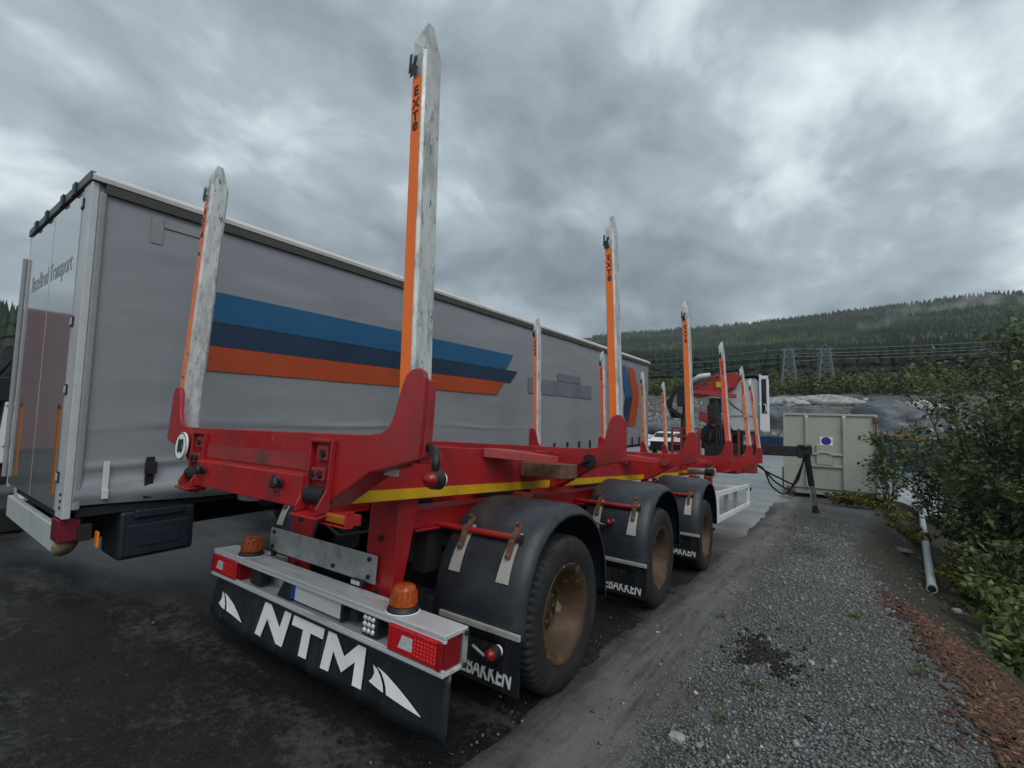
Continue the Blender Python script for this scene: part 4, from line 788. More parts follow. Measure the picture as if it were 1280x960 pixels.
qpoly('chevron', cpx([(208, 218), (250, 226), (300, 458), (246, 456)]), 'blue'); qpoly('chevron', cpx([(246, 459), (299, 461), (262, 672), (214, 670)]), 'navy'); qpoly('chevron', cpx([(262, 234), (312, 246), (352, 440), (322, 678), (264, 676), (302, 458)]), 'orprint')
qpoly('corner_mark', [(-.245, 3.06), (-.16, 3.06), (-.16, 3.30), (-.245, 3.30)], 'curtain_patch'); qpoly('corner_mark', [(-.155, 3.215), (.15, 3.215), (.15, 3.295), (-.155, 3.295)], 'curtain_patch')
# roof edge, gutter, corner posts, rear doors
m = MB(); m.prism([(SX - .05, SZ1 + .055), (SX + .05, SZ1 + .02), (SX + .055, SZ1 + .062), (SX - .02, SZ1 + .115), (SX - .3, SZ1 + .12), (-4.15, SZ1 + .12), (-4.33, SZ1 + .06)], 'y', SY0 - .02, SY1 + .02); m.build('roof', 'roofrail', SEM, .006)
m = MB(); m.prism([(SX - .02, SZ1 - .055), (SX + .032, SZ1 - .055), (SX + .044, SZ1 + .018), (SX - .02, SZ1 + .018)], 'y', SY0 + .06, SY1); m.build('gutter', 'rail_dark', SEM, .004)
def zc_(z): return z
m = MB(); m.box(SX - .20, SX + .015, SY0 - .02, SY0 + .028, .80, SZ1 + .02); PST = m.build('corner_post', 'semi_post', SEM, .006)
MB().box(SX - .02, SX + .03, SY0 + .0285, SY0 + .075, .86, SZ1 - .05).build('curtain_pole', 'curtain_patch', SEM, .012)
MB().box(-4.33, -4.24, SY0 - .02, SY0 + .05, .80, SZ1 + .02).build('corner_post', 'semi_post', SEM, .006)
for z in (3.28, 2.32, 1.78, 1.10):
    hg_ = MB().box(SX - .215, SX - .15, SY0 - .030, SY0 - .021, z - .04, z + .04).build('hinge', 'black', PST); MB().box(SX - .215, SX - .163, SY0 - .033, SY0 - .0305, z - .028, z + .03).build('hinge_plate', 'semi_post', hg_)

for z in (.88, .93, .98): MB().cyl((SX - .06, SY0 - .02, z), (SX - .06, SY0 - .028, z), .012, n=10).build('bolt', 'black', PST)
DOORS = []
for x0, x1 in ((-3.20, SX - .205), (-4.23, -3.215)): DOORS.append(MB().box(x0, x1, SY0 - .025, SY0 + .02, .84, SZ1 - .01).build('rear_door', 'semi_door', SEM, .006))
MB().box(-4.34, SX + .02, SY0 - .035, SY0 + .0, SZ1 + .022, SZ1 + .10).build('rear_header', 'rail_dark', SEM, .006)
for x_ in (-2.5, -2.9, -3.5, -3.95): MB().box(x_ - .05, x_ + .05, SY0 - .05, SY0 - .036, SZ1 + .0, SZ1 + .10).build('header_clip', 'black', SEM)
MB().cyl((-4.34, SY0 - .04, .9), (-4.34, SY0 - .04, SZ1 - .22), .02, n=10).build('door_hinge_pole', 'curtain_patch', SEM)
for x_, z1 in ((-2.42, 1.66), (-3.9, 1.66)):
    s_ = MB().box(x_ - .03, x_ + .03, SY0 - .031, SY0 - .0255, .95, 1.62).build('reflector_strip', 'amber_dull', SEM); MB().box(x_ - .03, x_ + .03, SY0 - .031, SY0 - .0255, 1.621, z1).build('strip_end', 'redlens_deep', s_)
text('door_lettering', 'BaseBrud Transport', 'doorprint', SEM, .235, TR(-2.45, SY0 - .0262, 2.84) @ REAR, .0004, .001, xs=.80, align='RIGHT')
# straps, side rail, underride bar, lamps, tool box, wheels
for y in (-.13,): m = MB(); m.box(SX + .03, SX + .045, y - .03, y + .03, .90, 1.24); s_ = m.build('tension_strap', 'black', SEM); MB().box(SX + .046, SX + .075, y - .04, y + .04, 1.10, 1.20).build('buckle', 'dark', s_, .004)
m = MB(); m.box(SX + .03, SX + .04, -.43, -.39, 1.0, 1.22); m.box(SX + .035, SX + .06, -.43, -.39, .93, 1.0); m.build('strap_end', 'plate', SEM, .004)
for k, y in enumerate(np.arange(1.0, 12.8, .58)): m = MB(); m.box(SX + .02, SX + .04, y - .025, y + .025, .80, 1.10); m.build('tension_strap', 'black', SEM)
m = MB(); m.box(SX - .12, SX - .01, SY0 + .06, SY1, .80, .872); m.box(-4.3, -4.2, SY0 + .06, SY1, .80, .872); m.box(-3.8, -3.65, SY0 + .1, SY1 - .2, .45, .87); m.box(-3.05, -2.9, SY0 + .1, SY1 - .2, .45, .87); m.build('chassis', 'dark', SEM)
m = MB(); m.box(-4.2, SX - .12, SY0 - .02, SY0 + .03, .52, .72); UB = m.build('underride_bar', 'semi_post', SEM, .006)
m = MB(); m.lathe([(0, .001), (0, .065), (.04, .075), (.06, .001)], (SX - .12, SY0 + .03, .585), 'x', 18, lambda k, j, r_: r_ * (1 + .1 * math.sin(k * .7))); m.build('bar_end_cap', 'wood', UB, smooth=True)
m = MB(); m.box(-4.2, SX - .06, SY0 + .04, SY0 + .10, .74, .80); m.build('lamp_bar', 'dark', SEM)
MB().box(SX - .22, SX - .03, SY0 - .03, SY0 + .10, .62, .79).build('tail_lamp', 'maroon_tail', SEM, .006); MB().box(SX - .055, SX + .02, SY0 + .08, SY0 + .16, .62, .74).build('lamp_back', 'dark', SEM, .006)
MB().box(SX + .0, SX + .065, SY0 + .18, SY0 + .195, .56, .68).build('side_reflector', 'reflector', SEM, .003)
TB = MB().box(SX - .45, SX - .01, -.29, .25, .40, .80).build('tool_box', 'toolbox', SEM, .03)
m = MB(); m.box(SX - .009, SX + .006, -.24, .20, .43, .68); m.build('lid', 'toolbox', TB, .012); m = MB(); m.box(SX + .007, SX + .013, -.16, .13, .50, .62); m.build('lid_panel', 'toolbox', TB, .005); MB().box(SX - .10, SX + .02, -.20, .16, .735, .802).build('lid_handle', 'toolbox', TB, .012)
for y in (2.6, 3.9, 5.2):
    for x_ in (-2.28, -4.10):
        m = MB(); zc0 = float(gz(x_, y)) + .52; m.lathe([(-.18, .29), (-.19, .42), (-.16, .50), (-.12, .52), (.12, .52), (.16, .50), (.19, .42), (.18, .29), (.10, .26), (.05, .001)], (x_, y, zc0), 'x', 40); m.build('wheel', 'rubber', SEM, smooth=True)
m = MB(); m.box(-3.9, -2.6, 2.4, 5.4, .3, .5); m.build('bogie', 'dark', SEM)
for x_ in (-2.75, -3.95): m = MB(); m.box(x_ - .08, x_ + .08, 9.9, 10.06, -.70, .6); m.box(x_ - .15, x_ + .15, 9.83, 10.13, float(gz(x_, 10)), -.68); m.build('landing_leg', 'dark', SEM)

# ------------------------------------------------------------------ loading crane at the front of the timber trailer
m = MB(); m.box(-.62, .62, 12.1, 14.3, 1.10, 1.46); m.box(-.95, .95, 12.9, 13.6, 1.12, 1.62); m.build('front_frame', 'red_dirty', TRL, .01)
m = MB(); m.box(-.45, .45, 12.95, 13.55, 1.621, 1.95); m.cyl((-.12, 13.2, 1.95), (-.12, 13.2, 3.3), .17, n=18); m.box(-.42, .22, 13.0, 13.4, 2.0, 2.45); CRB = m.build('crane_column', 'black', TRL, .01)
for k in range(9):
    x_ = -.5 + .12 * k; MB().tube([(x_, 12.92, 1.65), (x_ + random.uniform(-.1, .1), 12.86, 1.95 + .1 * math.sin(k)), (x_ * .6 - .05, 12.95, 2.35), (x_ * .3 - .1, 13.0, 2.7)], .022, 6).build('hydraulic_hose', 'black', CRB)
m = MB(); m.box(-.40, .32, 12.80, 12.94, 1.50, 1.86); m.build('valve_block', 'dark', CRB, .02)
for sx in (-.42, .32): MB().box(sx - .06, sx + .07, 12.74, 12.82, 1.55, 1.76).build('oil_filter', 'strap', CRB, .03)
m = MB(); m.prism([(-.78, 3.38), (-.55, 3.30), (.05, 3.44), (.45, 3.62), (.62, 3.96), (.50, 4.06), (.02, 4.02), (-.25, 3.74), (-.75, 3.60)], 'y', 13.02, 13.30); BO = m.build('crane_boom', 'red', TRL, .02)
m = MB(); m.beam((-.72, 13.0, 3.50), (.5, 13.0, 3.34), .10, .12); m.beam((-.7, 13.01, 3.62), (.0, 12.99, 4.0), .06, .07); m.build('boom_link', 'red_pale', BO, .006)
m = MB(); m.prism([(-.56, 2.62), (-.06, 2.40), (-.02, 2.66), (-.50, 2.92)], 'y', 12.9, 13.2); m.build('slew_housing', 'red_dirty', BO, .012)
m = MB(); m.tube([(-.75, 12.95, 3.80), (-.5, 12.9, 3.96), (-.2, 12.92, 4.0)], [.08, .085, .07], 10); m.build('boom_cylinder', 'plate', BO, smooth=True)
MB().box(-.05, .22, 12.985, 13.015, 3.62, 3.78).build('boom_sticker', 'signyellow', BO)
MB().box(-.62, .55, 13.58, 13.95, 1.63, 2.42).build('hydraulic_tank', 'black', TRL, .04)
m = MB(); m.box(-.30, .02, 12.90, 13.0, 2.45, 3.1); m.build('slew_motor', 'black', CRB, .03)
# grapple head and its hanging hoses on the far side
m = MB(); m.tube([(-1.02, 13.1, 1.5), (-1.04, 13.1, 2.6), (-.98, 13.1, 3.0), (-.85, 13.1, 3.5)], .08, 10); m.box(-1.2, -.86, 12.95, 13.25, 3.05, 3.62); m.prism([(-1.25, 3.5), (-.7, 3.62), (-.7, 3.78), (-1.3, 3.7)], 'y', 12.95, 13.2); GR = m.build('grapple_mast', 'black', TRL, .015)
for k in range(4): MB().tube([(-1.2, 13.0 + .05 * k, 3.6), (-1.42 - .04 * k, 13.0, 3.2), (-1.36, 13.0, 2.85 - .05 * k), (-1.06, 13.05, 2.7)], .03, 8).build('hydraulic_hose', 'black', GR)
m = MB(); m.beam((-1.38, 13.0, 2.95), (-1.05, 13.0, 2.72), .14); m.beam((-1.3, 12.98, 3.55), (-1.42, 12.98, 3.05), .10); m.build('grapple_jaw', 'black', GR, .01)
# red front rack
m = MB()
for x_ in (-1.25, -.98, -.72, -.46, .60, .84, 1.06): m.box(x_ - .03, x_ + .03, 12.6, 12.66, 1.47, 2.36)
for z in (1.62, 1.85, 2.1, 2.345): m.box(-1.218, -.50, 12.605, 12.655, z - .025, z + .025)
m.build('front_rack', 'red_dirty', TRL, .006)
# operator's cabin with its open door
cz0, cz1 = 2.34, 3.92
m = MB(); m.prism([(.22, cz0 + .22), (.34, cz0), (1.02, cz0), (1.06, cz0 + .1), (1.06, cz1 - .12), (.98, cz1), (.34, cz1), (.20, cz1 - .12)], 'y', 13.3, 14.5); CAB = m.build('crane_cabin', 'semi_post', TRL, .03)
MB().prism([(.17, cz1 - .03), (.32, cz1 + .03), (1.0, cz1 + .03), (1.1, cz1 - .03), (1.1, cz1 + .04), (1.0, cz1 + .10), (.3, cz1 + .10), (.17, cz1 + .03)], 'y', 13.22, 14.5).build('cabin_roof', 'black', CAB, .02)
MB().box(.26, 1.03, 13.285, 13.298, cz0 + .42, cz0 + .46).box(.62, .645, 13.285, 13.298, cz0 + .47, cz1 - .12).build('panel_seam', 'curtain_patch', CAB)
MB().box(.24, 1.06, 13.26, 13.30, cz0 - .12, cz0 - .03).build('cabin_floor', 'dark', CAB)
MB().box(.28, .34, 13.2, 13.26, 1.47, 2.23).box(.86, .92, 13.2, 13.26, 1.47, 2.23).build('cabin_stand', 'red_dirty', CAB)
m = MB(); m.box(1.075, 1.125, 13.2, 13.34, cz0 + .02, cz1 + .08); m.box(1.126, 1.30, 13.22, 13.30, cz1 - .06, cz1 + .04); m.box(1.126, 1.32, 13.22, 13.30, cz0 - .02, cz0 + .50); m.box(1.255, 1.32, 13.225, 13.295, cz0 + .501, cz1 - .061); DR = m.build('cabin_door', 'whitepaint', TRL, .015)
MB().box(1.127, 1.253, 13.25, 13.27, cz0 + .51, cz1 - .07).build('door_window', 'glass', DR)
for x_ in (1.05, 1.19): MB().tube([(x_, 13.19, 3.12), (x_ + .05, 13.14, 3.10), (x_ + .06, 13.14, 2.92), (x_, 13.19, 2.88)], .014, 6).build('door_handle', 'whitepaint', DR)
for dx in (0, .07): MB().tube([(.24, 13.18, 3.18 + dx), (.45, 13.12, 3.0 + dx * .5), (.68, 13.14, 2.84)], .013, 6).build('hydraulic_hose', 'black', CAB)
# outriggers: beam, leg, foot
m = MB(); m.box(.6, 2.10, 13.18, 13.48, 1.66, 1.94); m.box(1.98, 2.14, 13.15, 13.51, 1.62, 1.99); OB = m.build('outrigger_beam', 'black', TRL, .012)
GT = lambda p: tuple(GM.T @ np.array(p))
foot = np.array([2.34, 13.60, float(gz(2.34, 13.6)) + .05]); top = np.array([2.13, 13.33, .99])
def lerp(t): return foot + (top - foot) * t
m = MB(); m.cyl(GT(lerp(.42)), GT(lerp(1.0)), .078, n=14); m.cyl(GT(lerp(1.0)), GT(lerp(1.03)), .14, n=14); m.box(*(np.array(GT(lerp(.95))) [0] + np.array([-.14, .14])), *(np.array(GT(lerp(.95)))[1] + np.array([-.1, .1])), *(np.array(GT(lerp(.95)))[2] + np.array([-.1, .1]))); LG = m.build('outrigger_leg', 'black', OB)
m = MB(); m.cyl(GT(lerp(.10) + [-.03, 0, 0]), GT(lerp(.45) + [-.03, 0, 0]), .035, n=10); m.cyl(GT(lerp(.10) + [.045, 0, 0]), GT(lerp(.45) + [.045, 0, 0]), .03, n=10); m.build('piston', 'chrome', OB, smooth='edge')
m = MB(); m.cyl(GT(lerp(-.01)), GT(lerp(.12)), .10, .06, n=14); m.build('foot', 'black', OB)
for k in range(3):
    P = [lerp(.98), lerp(.8) + [-.12, -.02, -.1], lerp(.5) + [-.35 - .1 * k, -.05, -.12 - .14 * k], np.array([1.55 - .1 * k, 13.0, .12 - .12 * k]), np.array([1.25, 12.2, .38]), np.array([1.1, 11.9, .55])]
    pts = []
    for i in range(len(P) - 1):
        for t in np.linspace(0, 1, 5)[:-1]:
            p0 = P[max(i - 1, 0)]; p1, p2 = P[i], P[i + 1]; p3 = P[min(i + 2, len(P) - 1)]
            pts.append(GT(.5 * ((2 * p1) + (-p0 + p2) * t + (2 * p0 - 5 * p1 + 4 * p2 - p3) * t * t + (-p0 + 3 * p1 - 3 * p2 + p3) * t ** 3)))
    MB().tube(pts, .024, 6).build('hydraulic_hose', 'black', OB, smooth=True)
m = MB(); m.box(-2.10, -.6, 13.18, 13.48, 1.66, 1.94); zf = 0.0; m.cyl((-2.0, 13.33, 1.7), (-2.0, 13.33, .15), .08, n=12); m.build('outrigger_beam', 'black', TRL, .012)

# ------------------------------------------------------------------ waste container
pA = on(980.6, 616, 'z', -.88); _u = ray(978, 560); _w = np.array([_u[1], -_u[0]]); _d = ray(1097, 560); _t = np.linalg.solve(np.array([[_w[0], -_d[0]], [_w[1], -_d[1]]]), (CAM - pA)[:2]); pB = np.array([*(pA[:2] + _w * _t[0]), pA[2]]); wv = pB - pA; CW = float(np.linalg.norm(wv)); ca_ = math.atan2(wv[1], wv[0])
CT = thing('waste_container', 'pale green-grey steel waste container with blue round sign', 'container', TR(pA[0], pA[1], -.89) @ Matrix.Rotation(ca_, 4, 'Z'))
CH = float(np.linalg.norm(at(980, 516, float((pA - CAM) @ FW)) - pA))
m = MB(); m.box(0, CW, .05, 2.6, .26, CH - .03); body = m.build('body', 'container', CT, .015)
m = MB(); m.box(-.02, CW + .02, .0, .08, CH - .07, CH); m.box(-.02, CW + .02, 2.55, 2.63, CH - .07, CH); m.box(-.02, .06, .081, 2.549, CH - .07, CH); m.box(CW - .06, CW + .02, .081, 2.549, CH - .07, CH); m.build('top_rim', 'container', CT, .01)
for t in (.26, .665): MB().box(CW * t - .045, CW * t + .045, -.035, .049, .30, CH - .071).build('rib', 'container', CT, .012); MB().box(CW * t - .047, CW * t + .047, -.038, .0, CH - .14, CH - .0705).build('rib_cap', 'whitepaint', CT)
MB().box(CW - .05, CW + .015, -.02, .049, .26, CH - .071).build('corner_post', 'container', CT, .01); MB().box(-.015, .04, -.01, .049, .26, CH - .071).build('corner_post', 'container', CT, .01)
MB().box(CW - .10, CW + .03, -.05, .06, CH - .30, CH - .10).build('lifting_lug', 'rust', CT, .02); MB().box(CW - .045, CW - .0, -.03, -.0205, 1.4, CH - .32).build('rust_streak', 'rust', CT)
x0, x1 = CW * .275, CW * .65
MB().box(x0, x1, -.015, .049, 1.02, 1.10).build('hatch_sill', 'container', CT, .01); MB().box(x0, x1, -.02, .049, 1.44, 1.50).build('hatch_sill', 'container', CT, .01)
for a, b in ((x0 + .0, x0 + .25), (x0 + .72, x1)): MB().box(a, b, .04, .049, 1.10, 1.44).build('hatch_recess', 'dark' if False else 'container', CT)
HT = MB().box(x0 + .24, x0 + .70, -.03, .049, 1.101, 1.80).build('hatch', 'container', CT, .012); MB().tube([(x0 + .24, -.06, 1.45), (x0 + .34, -.06, 1.52), (x0 + .47, -.06, 1.54), (x0 + .6, -.06, 1.52), (x0 + .7, -.06, 1.45)], .02, 6).build('hatch_handle', 'container', HT)
sx, sz = CW * .405, CH * .60; SG = MB().box(sx, sx + .37, .03, .0485, sz, sz + .34).build('sign', 'white', CT); SG.location.y = 0
MB().lathe([(0, .001), (0, .125), (.004, .125)], (sx + .185, .024, sz + .20), 'y', 32).build('sign_disc', 'signblue', SG); MB().lathe([(0, .126), (0, .142), (.004, .142)], (sx + .185, .0245, sz + .20), 'y', 32).build('sign_ring', 'redlens_deep', SG); MB().box(sx + .01, sx + .36, .026, .0295, sz + .005, sz + .055).build('sign_strip', 'signyellow', SG)
MB().box(sx + .12, sx + .25, .0245, .0255, sz + .018, sz + .042).build('sign_bar', 'black', SG)
m = MB(); m.box(.08, CW - .02, .1, .25, .06, .255); m.box(.08, CW - .02, 2.3, 2.45, .06, .255); m.box(.1, 1.0, .26, 2.29, .10, .255); m.build('skid', 'container', CT, .01)
for x_ in (.12, CW - .35): MB().lathe([(-.12, .001), (-.12, .11), (.12, .11), (.12, .001)], (x_ + .1, .12, .11), 'x', 16).build('roller', 'rust', CT, smooth='edge')
MB().box(-.06, -.016, .2, .5, .2, .9).build('hook_bracket', 'rust', CT)

# ------------------------------------------------------------------ skips, parked car, lorry and grapple at the far side
def skip(px, depth, L, hh, rot, label, rustrim=False):
    p = at(px, 560, depth); r_ = thing('blue_skip', label, 'skip', TR(p[0], p[1], float(gz(p[0], p[1]))) @ Matrix.Rotation(rot, 4, 'Z'), 'blue skips')
    m = MB(); m.hexa([(-L / 2 + .25, -.85, .1), (L / 2 - .25, -.85, .1), (L / 2 - .25, .85, .1), (-L / 2 + .25, .85, .1), (-L / 2, -.9, hh), (L / 2, -.9, hh), (L / 2, .9, hh), (-L / 2, .9, hh)]); m.build('tub', 'skipblue', r_, .02)
    n = int(L / .32); 
    for k in range(n): x_ = -L / 2 + .3 + k * (L - .6) / (n - 1); MB().box(x_ - .04, x_ + .04, -.96, -.86, .15, hh - .06).build('rib', 'skipblue', r_, .01)
    MB().box(-L / 2 - .05, L / 2 + .05, -.98, -.88, hh - .05, hh + .05).box(-L / 2 - .05, L / 2 + .05, .88, .98, hh - .05, hh + .05).build('rim', 'skipblue', r_, .01)
    for x_ in (-L / 2 + .3, L / 2 - .4): MB().box(x_, x_ + .1, -.8, .8, 0, .1).build('runner', 'dark', r_)
    if rustrim: boulder('scrap_load', (0, 0, hh), L * .4, .8, .5, 'rust', r_, 3, 5)
skip(968, 44, 3.6, 1.05, R(-30), 'low blue ribbed skip between the crane outrigger and the waste container')
skip(1128, 26, 3.0, 1.55, R(20), 'blue skip with a rusty load behind the shrubs right of the waste container', True)
skip(1225, 26, 3.2, 1.4, R(18), 'blue skip without a load, farther along behind the leafy shrubs')
def car(p, rot, label):
    r_ = thing('parked_car', label, 'car', TR(p[0], p[1], float(gz(p[0], p[1]))) @ Matrix.Rotation(rot, 4, 'Z'))
    prof = [(-2.2, .35), (-2.25, .65), (-2.1, .92), (-1.9, .98), (-1.25, 1.40), (-.9, 1.48), (.35, 1.46), (.7, 1.38), (1.15, 1.0), (1.9, .88), (2.15, .74), (2.2, .4), (1.85, .30), (-1.9, .30)]
    m = MB(); n = len(prof); vs = []
    for y, sc in ((-.86, .0), (-.80, 1), (.80, 1), (.86, 0)):
        for x_, z in prof: t = max(0, (z - .95) / .5); vs.append((x_ * (1 - .02 * (1 - sc)), y * (1 - .22 * t), z - .02 * (1 - sc)))
    fs = [(k * n + i, k * n + (i + 1) % n, (k + 1) * n + (i + 1) % n, (k + 1) * n + i) for k in range(3) for i in range(n)] + [tuple(range(n)), tuple(range(4 * n - 1, 3 * n - 1, -1))]
    m.add(vs, fs); m.build('body', 'whitepaint', r_, .03)
    for s in (-1, 1):
        m = MB(); y = lambda z: s * .868 * (1 - .22 * max(0, (z - .95) / .5)); P = [(-1.6, 1.0), (-1.15, 1.36), (.3, 1.38), (.95, 1.02)]
        m.add([(x_, y(z) * 1.004, z) for x_, z in P], [(0, 1, 2, 3)]); m.build('side_window', 'glass', r_)
        for x_ in (-1.35, 1.35): MB().lathe([(-.09, .001), (-.09, .2), (-.1, .28), (-.06, .32), (.06, .32), (.1, .28), (.09, .2), (.09, .001)], (x_, s * .80, .32), 'y', 24).build('wheel', 'rubber', r_, smooth='edge')
        MB().box(2.09, 2.19, s * .62 - .17, s * .62 + .17, .66, .78).build('headlight', 'clear', r_, .02)
        MB().box(.75, .95, s * .98 - .1, s * .98 + .1, .98, 1.12).build('wing_mirror', 'whitepaint', r_, .03)
    m = MB(); m.add([(1.10, -.70, 1.045), (1.10, .70, 1.045), (.735, .60, 1.375), (.735, -.60, 1.375)], [(0, 1, 2, 3)]); o = m.build('windscreen', 'glass', r_); o.location = (.015, 0, .015)
    MB().box(2.14, 2.215, -.5, .5, .42, .62).build('grille', 'black', r_, .01)
car(at(834, 556, 37), R(-95), 'white car parked on the wet yard, seen between the trailer stakes')
p = np.array([-9.4, .1]); LR = thing('white_lorry', 'white lorry with blue chevron on its side, parked beyond the curtain-sided trailer', 'lorry', TR(-9.6, 3.1, float(gz(-9.6, 3.1))))
m = MB(); m.box(-2.4, 0, -3.6, 3.2, .95, 2.25); m.build('box_body', 'whitepaint', LR, .03); m = MB(); m.box(-2.3, -.1, -3.4, 3.0, .55, .94); m.build('chassis', 'dark', LR)
MB().prism([(-3.15, 1.25), (-2.85, 1.25), (-2.45, 1.62), (-2.85, 2.0), (-3.15, 2.0), (-2.78, 1.62)], 'x', .001, .006).build('chevron', 'blue', LR)
for y in (-2.2, 1.6): 
    for x_ in (-.3, -2.1): MB().lathe([(-.14, .001), (-.14, .3), (-.15, .42), (-.1, .48), (.1, .48), (.15, .42), (.14, .3), (.14, .001)], (x_, y, .48), 'x', 28).build('wheel', 'rubber', LR, smooth='edge')
GC = thing('grapple_crane', 'black hose-wrapped grapple crane standing beyond the curtain-sided trailer\'s rear', 'crane', TR(-6.9, -.55, float(gz(-6.9, -.55))))
m = MB(); m.box(-.5, .5, -.3, .4, 0, .35); m.build('base', 'dark', GC, .03); m = MB(); m.tube([(0, 0, .3), (.05, .0, 1.2), (.0, .08, 2.0), (.05, .35, 2.75)], [.14, .12, .10, .07], 10); m.build('mast', 'black', GC, smooth=True)
m = MB(); m.beam((0, .1, 2.0), (-.1, -.35, 1.5), .16); m.box(-.2, .2, -.25, .25, 1.75, 2.1); m.build('rotator', 'black', GC, .02)
for k in range(6): MB().tube([(.1, .1 + .03 * k, 2.5), (.15, -.12 - .06 * k, 1.9 - .1 * k), (.12, -.05 - .05 * k, 1.2), (.1, -.15 + .04 * k, .4)], .03, 6).build('hose', 'black', GC, smooth=True)
MB().box(-.2, .2, .35, .7, .35, .65).build('counterweight', 'whitepaint', GC, .05)

RL = thing('red_lorry', 'tall dull red lorry parked left of the curtain-sided trailer, mirrored in its glossy doors', 'lorry', TR(-12.2, -1.2, float(gz(-12.2, -4))))
MB().box(-1.2, 1.2, -6.3, .2, .60, 3.55).build('box_body', 'maroon', RL, .03); MB().box(-1.1, 1.1, -8.6, .1, .35, .59).build('chassis', 'dark', RL)
MB().prism([(-6.35, .7), (-8.5, .7), (-8.6, 1.5), (-8.35, 2.3), (-7.9, 3.1), (-6.35, 3.3)], 'x', -1.18, 1.18).build('cab', 'red', RL, .06); MB().prism([(-6.9, 1.75), (-8.15, 1.75), (-8.0, 2.5), (-6.9, 2.6)], 'x', 1.181, 1.19).build('side_window', 'glass', RL)
for y in (-.9, -2.2, -7.5):
    for x_ in (-1.0, 1.0): MB().lathe([(-.14, .001), (-.14, .3), (-.15, .42), (-.1, .48), (.1, .48), (.15, .42), (.14, .3), (.14, .001)], (x_, y, .48), 'x', 28).build('wheel', 'rubber', RL, smooth='edge')

# ------------------------------------------------------------------ grey pipe in the ditch
def hit(px, py, lift=0.0, a=3.0, b=22.0):                  # where the sight line meets the verge
    tt = np.linspace(a, b, 3000); P_ = CAM[None] + ray(px, py)[None] * tt[:, None]; k_ = int(np.argmax(P_[:, 2] < vz(P_[:, 0], P_[:, 1]) + lift)); return P_[k_]
pn = hit(1165, 736, .07); pf = hit(1150, 630, .10)
m = MB(); vs = [pn + (pf - pn) * t for t in np.linspace(-.0, 1.15, 6)]; m.tube(vs, .066, 18); PP = tag(m.build('drain_pipe', 'pipe', smooth='edge'), 'long grey plastic pipe lying along the ditch beside the gravel', 'pipe')
d_ = (pf - pn) / np.linalg.norm(pf - pn); m = MB(); m.cyl(pn - d_ * .01, pn + d_ * .16, .074, n=20); m.build('socket_end', 'pipe', PP, smooth='edge'); MB().cyl(pn - d_ * .012, pn - d_ * .0105, .055, n=20).build('pipe_bore', 'black', PP)

# ------------------------------------------------------------------ loose gravel, bark, stones
N = 95000; y = -.2 + 14.5 * rng.random(N) ** 1.75; x = rng.uniform(1.55, 4.0, N); u = x - crest(y)
w = sst(1.7, 2.15, x + .4 * (fbm(x, y, 1.6, 3, 11) - .5)); w = np.maximum(w, .10) * np.where(u > -.05, np.exp(-(u + .05) * 6.5), 1); keep = rng.random(N) < w * (.06 + .94 * sst(12.5, 5.5, y))
x, y = x[keep], y[keep]; sz = .0035 + .0105 * rng.random(len(x)) ** 2.6 + .012 * (rng.random(len(x)) > .985); sz *= 1 + .35 * np.clip(y - 3, 0, 9) / 3
tn = np.clip(rng.normal(.47, .17, len(x)) - .30 * sst(.55, .72, fbm(x, y, 1.2, 4, 21)), 0, 1)
tag(pebbles('loose_gravel', np.stack([x, y, verge_z(x, y) + sz * .25], 1), sz, 'pebble', tn), 'loose grey crushed gravel covering the verge', 'gravel', kind='stuff')
N = 9000; y = rng.uniform(-.4, 9, N); x = rng.uniform(-3.5, 2.0, N); keep = (rng.random(N) < .025 + .975 * sst(.75, 1.25, x + .25 * (fbm(x, y, 3, 3, 4) - .5))); x, y = x[keep], y[keep]; sz = .003 + .009 * rng.random(len(x)) ** 3
tag(pebbles('loose_grit', np.stack([x, y, np.where(x > 1.2, verge_z(x, y), gz(x, y)) + sz * .3], 1), sz, 'pebble', np.clip(rng.normal(.38, .22, len(x)), 0, 1)), 'loose grit scattered along the asphalt edge', 'grit', kind='stuff')
K['chip'] = M('bark_chips', (0.20, 0.08, 0.035), 0.8, var=.2, vs=20, attr=[(0, (.016, .010, .007)), (.5, (.055, .031, .020)), (1, (.20, .115, .065))])
N = 10500; y = rng.uniform(1.2, 5.9, N); u = rng.normal(.36, .15, N); keep = (u > -.10 + .05 * (5.6 - y) * 0) & (u < 1.15) & (rng.random(N) < sst(6.0, 4.6, y + .8 * u) * np.clip(.3 + fbm(y, u, 2.5, 3, 7), 0, 1)); y, u = y[keep], u[keep]; x = crest(y) + u + .04 * np.sin(y * 5)
n = len(x); L = rng.uniform(.010, .045, n); Wd = rng.uniform(.003, .011, n); th = rng.normal(.6, .9, n); el = rng.normal(-.15, .35, n)
dx = np.stack([np.cos(th) * np.cos(el), np.sin(th) * np.cos(el), np.sin(el)], 1); sd_ = np.stack([-np.sin(th), np.cos(th), 0 * th], 1); up_ = np.cross(dx, sd_)
C0 = np.stack([x, y, verge_z(x, y) + .012], 1); V = np.stack([C0 + dx * L[:, None] * a + sd_ * Wd[:, None] * b + up_ * (.004 * c) for a, b, c in ((-1, -1, -1), (1, -1, -1), (1, 1, -1), (-1, 1, -1), (-1, -1, 1), (1, -1, 1), (1, 1, 1), (-1, 1, 1))], 1)
F = (np.arange(n)[:, None, None] * 8 + np.array([(4, 5, 6, 7), (0, 1, 5, 4), (1, 2, 6, 5), (2, 3, 7, 6), (3, 0, 4, 7)])[None]).reshape(-1, 4)
tag(np_mesh('bark_mulch', V.reshape(-1, 3), F, 'chip', tint=np.repeat(np.clip(rng.normal(.42, .32, n), 0, 1), 8)), 'orange-brown bark chips spilled down the edge of the gravel', 'bark', kind='stuff')
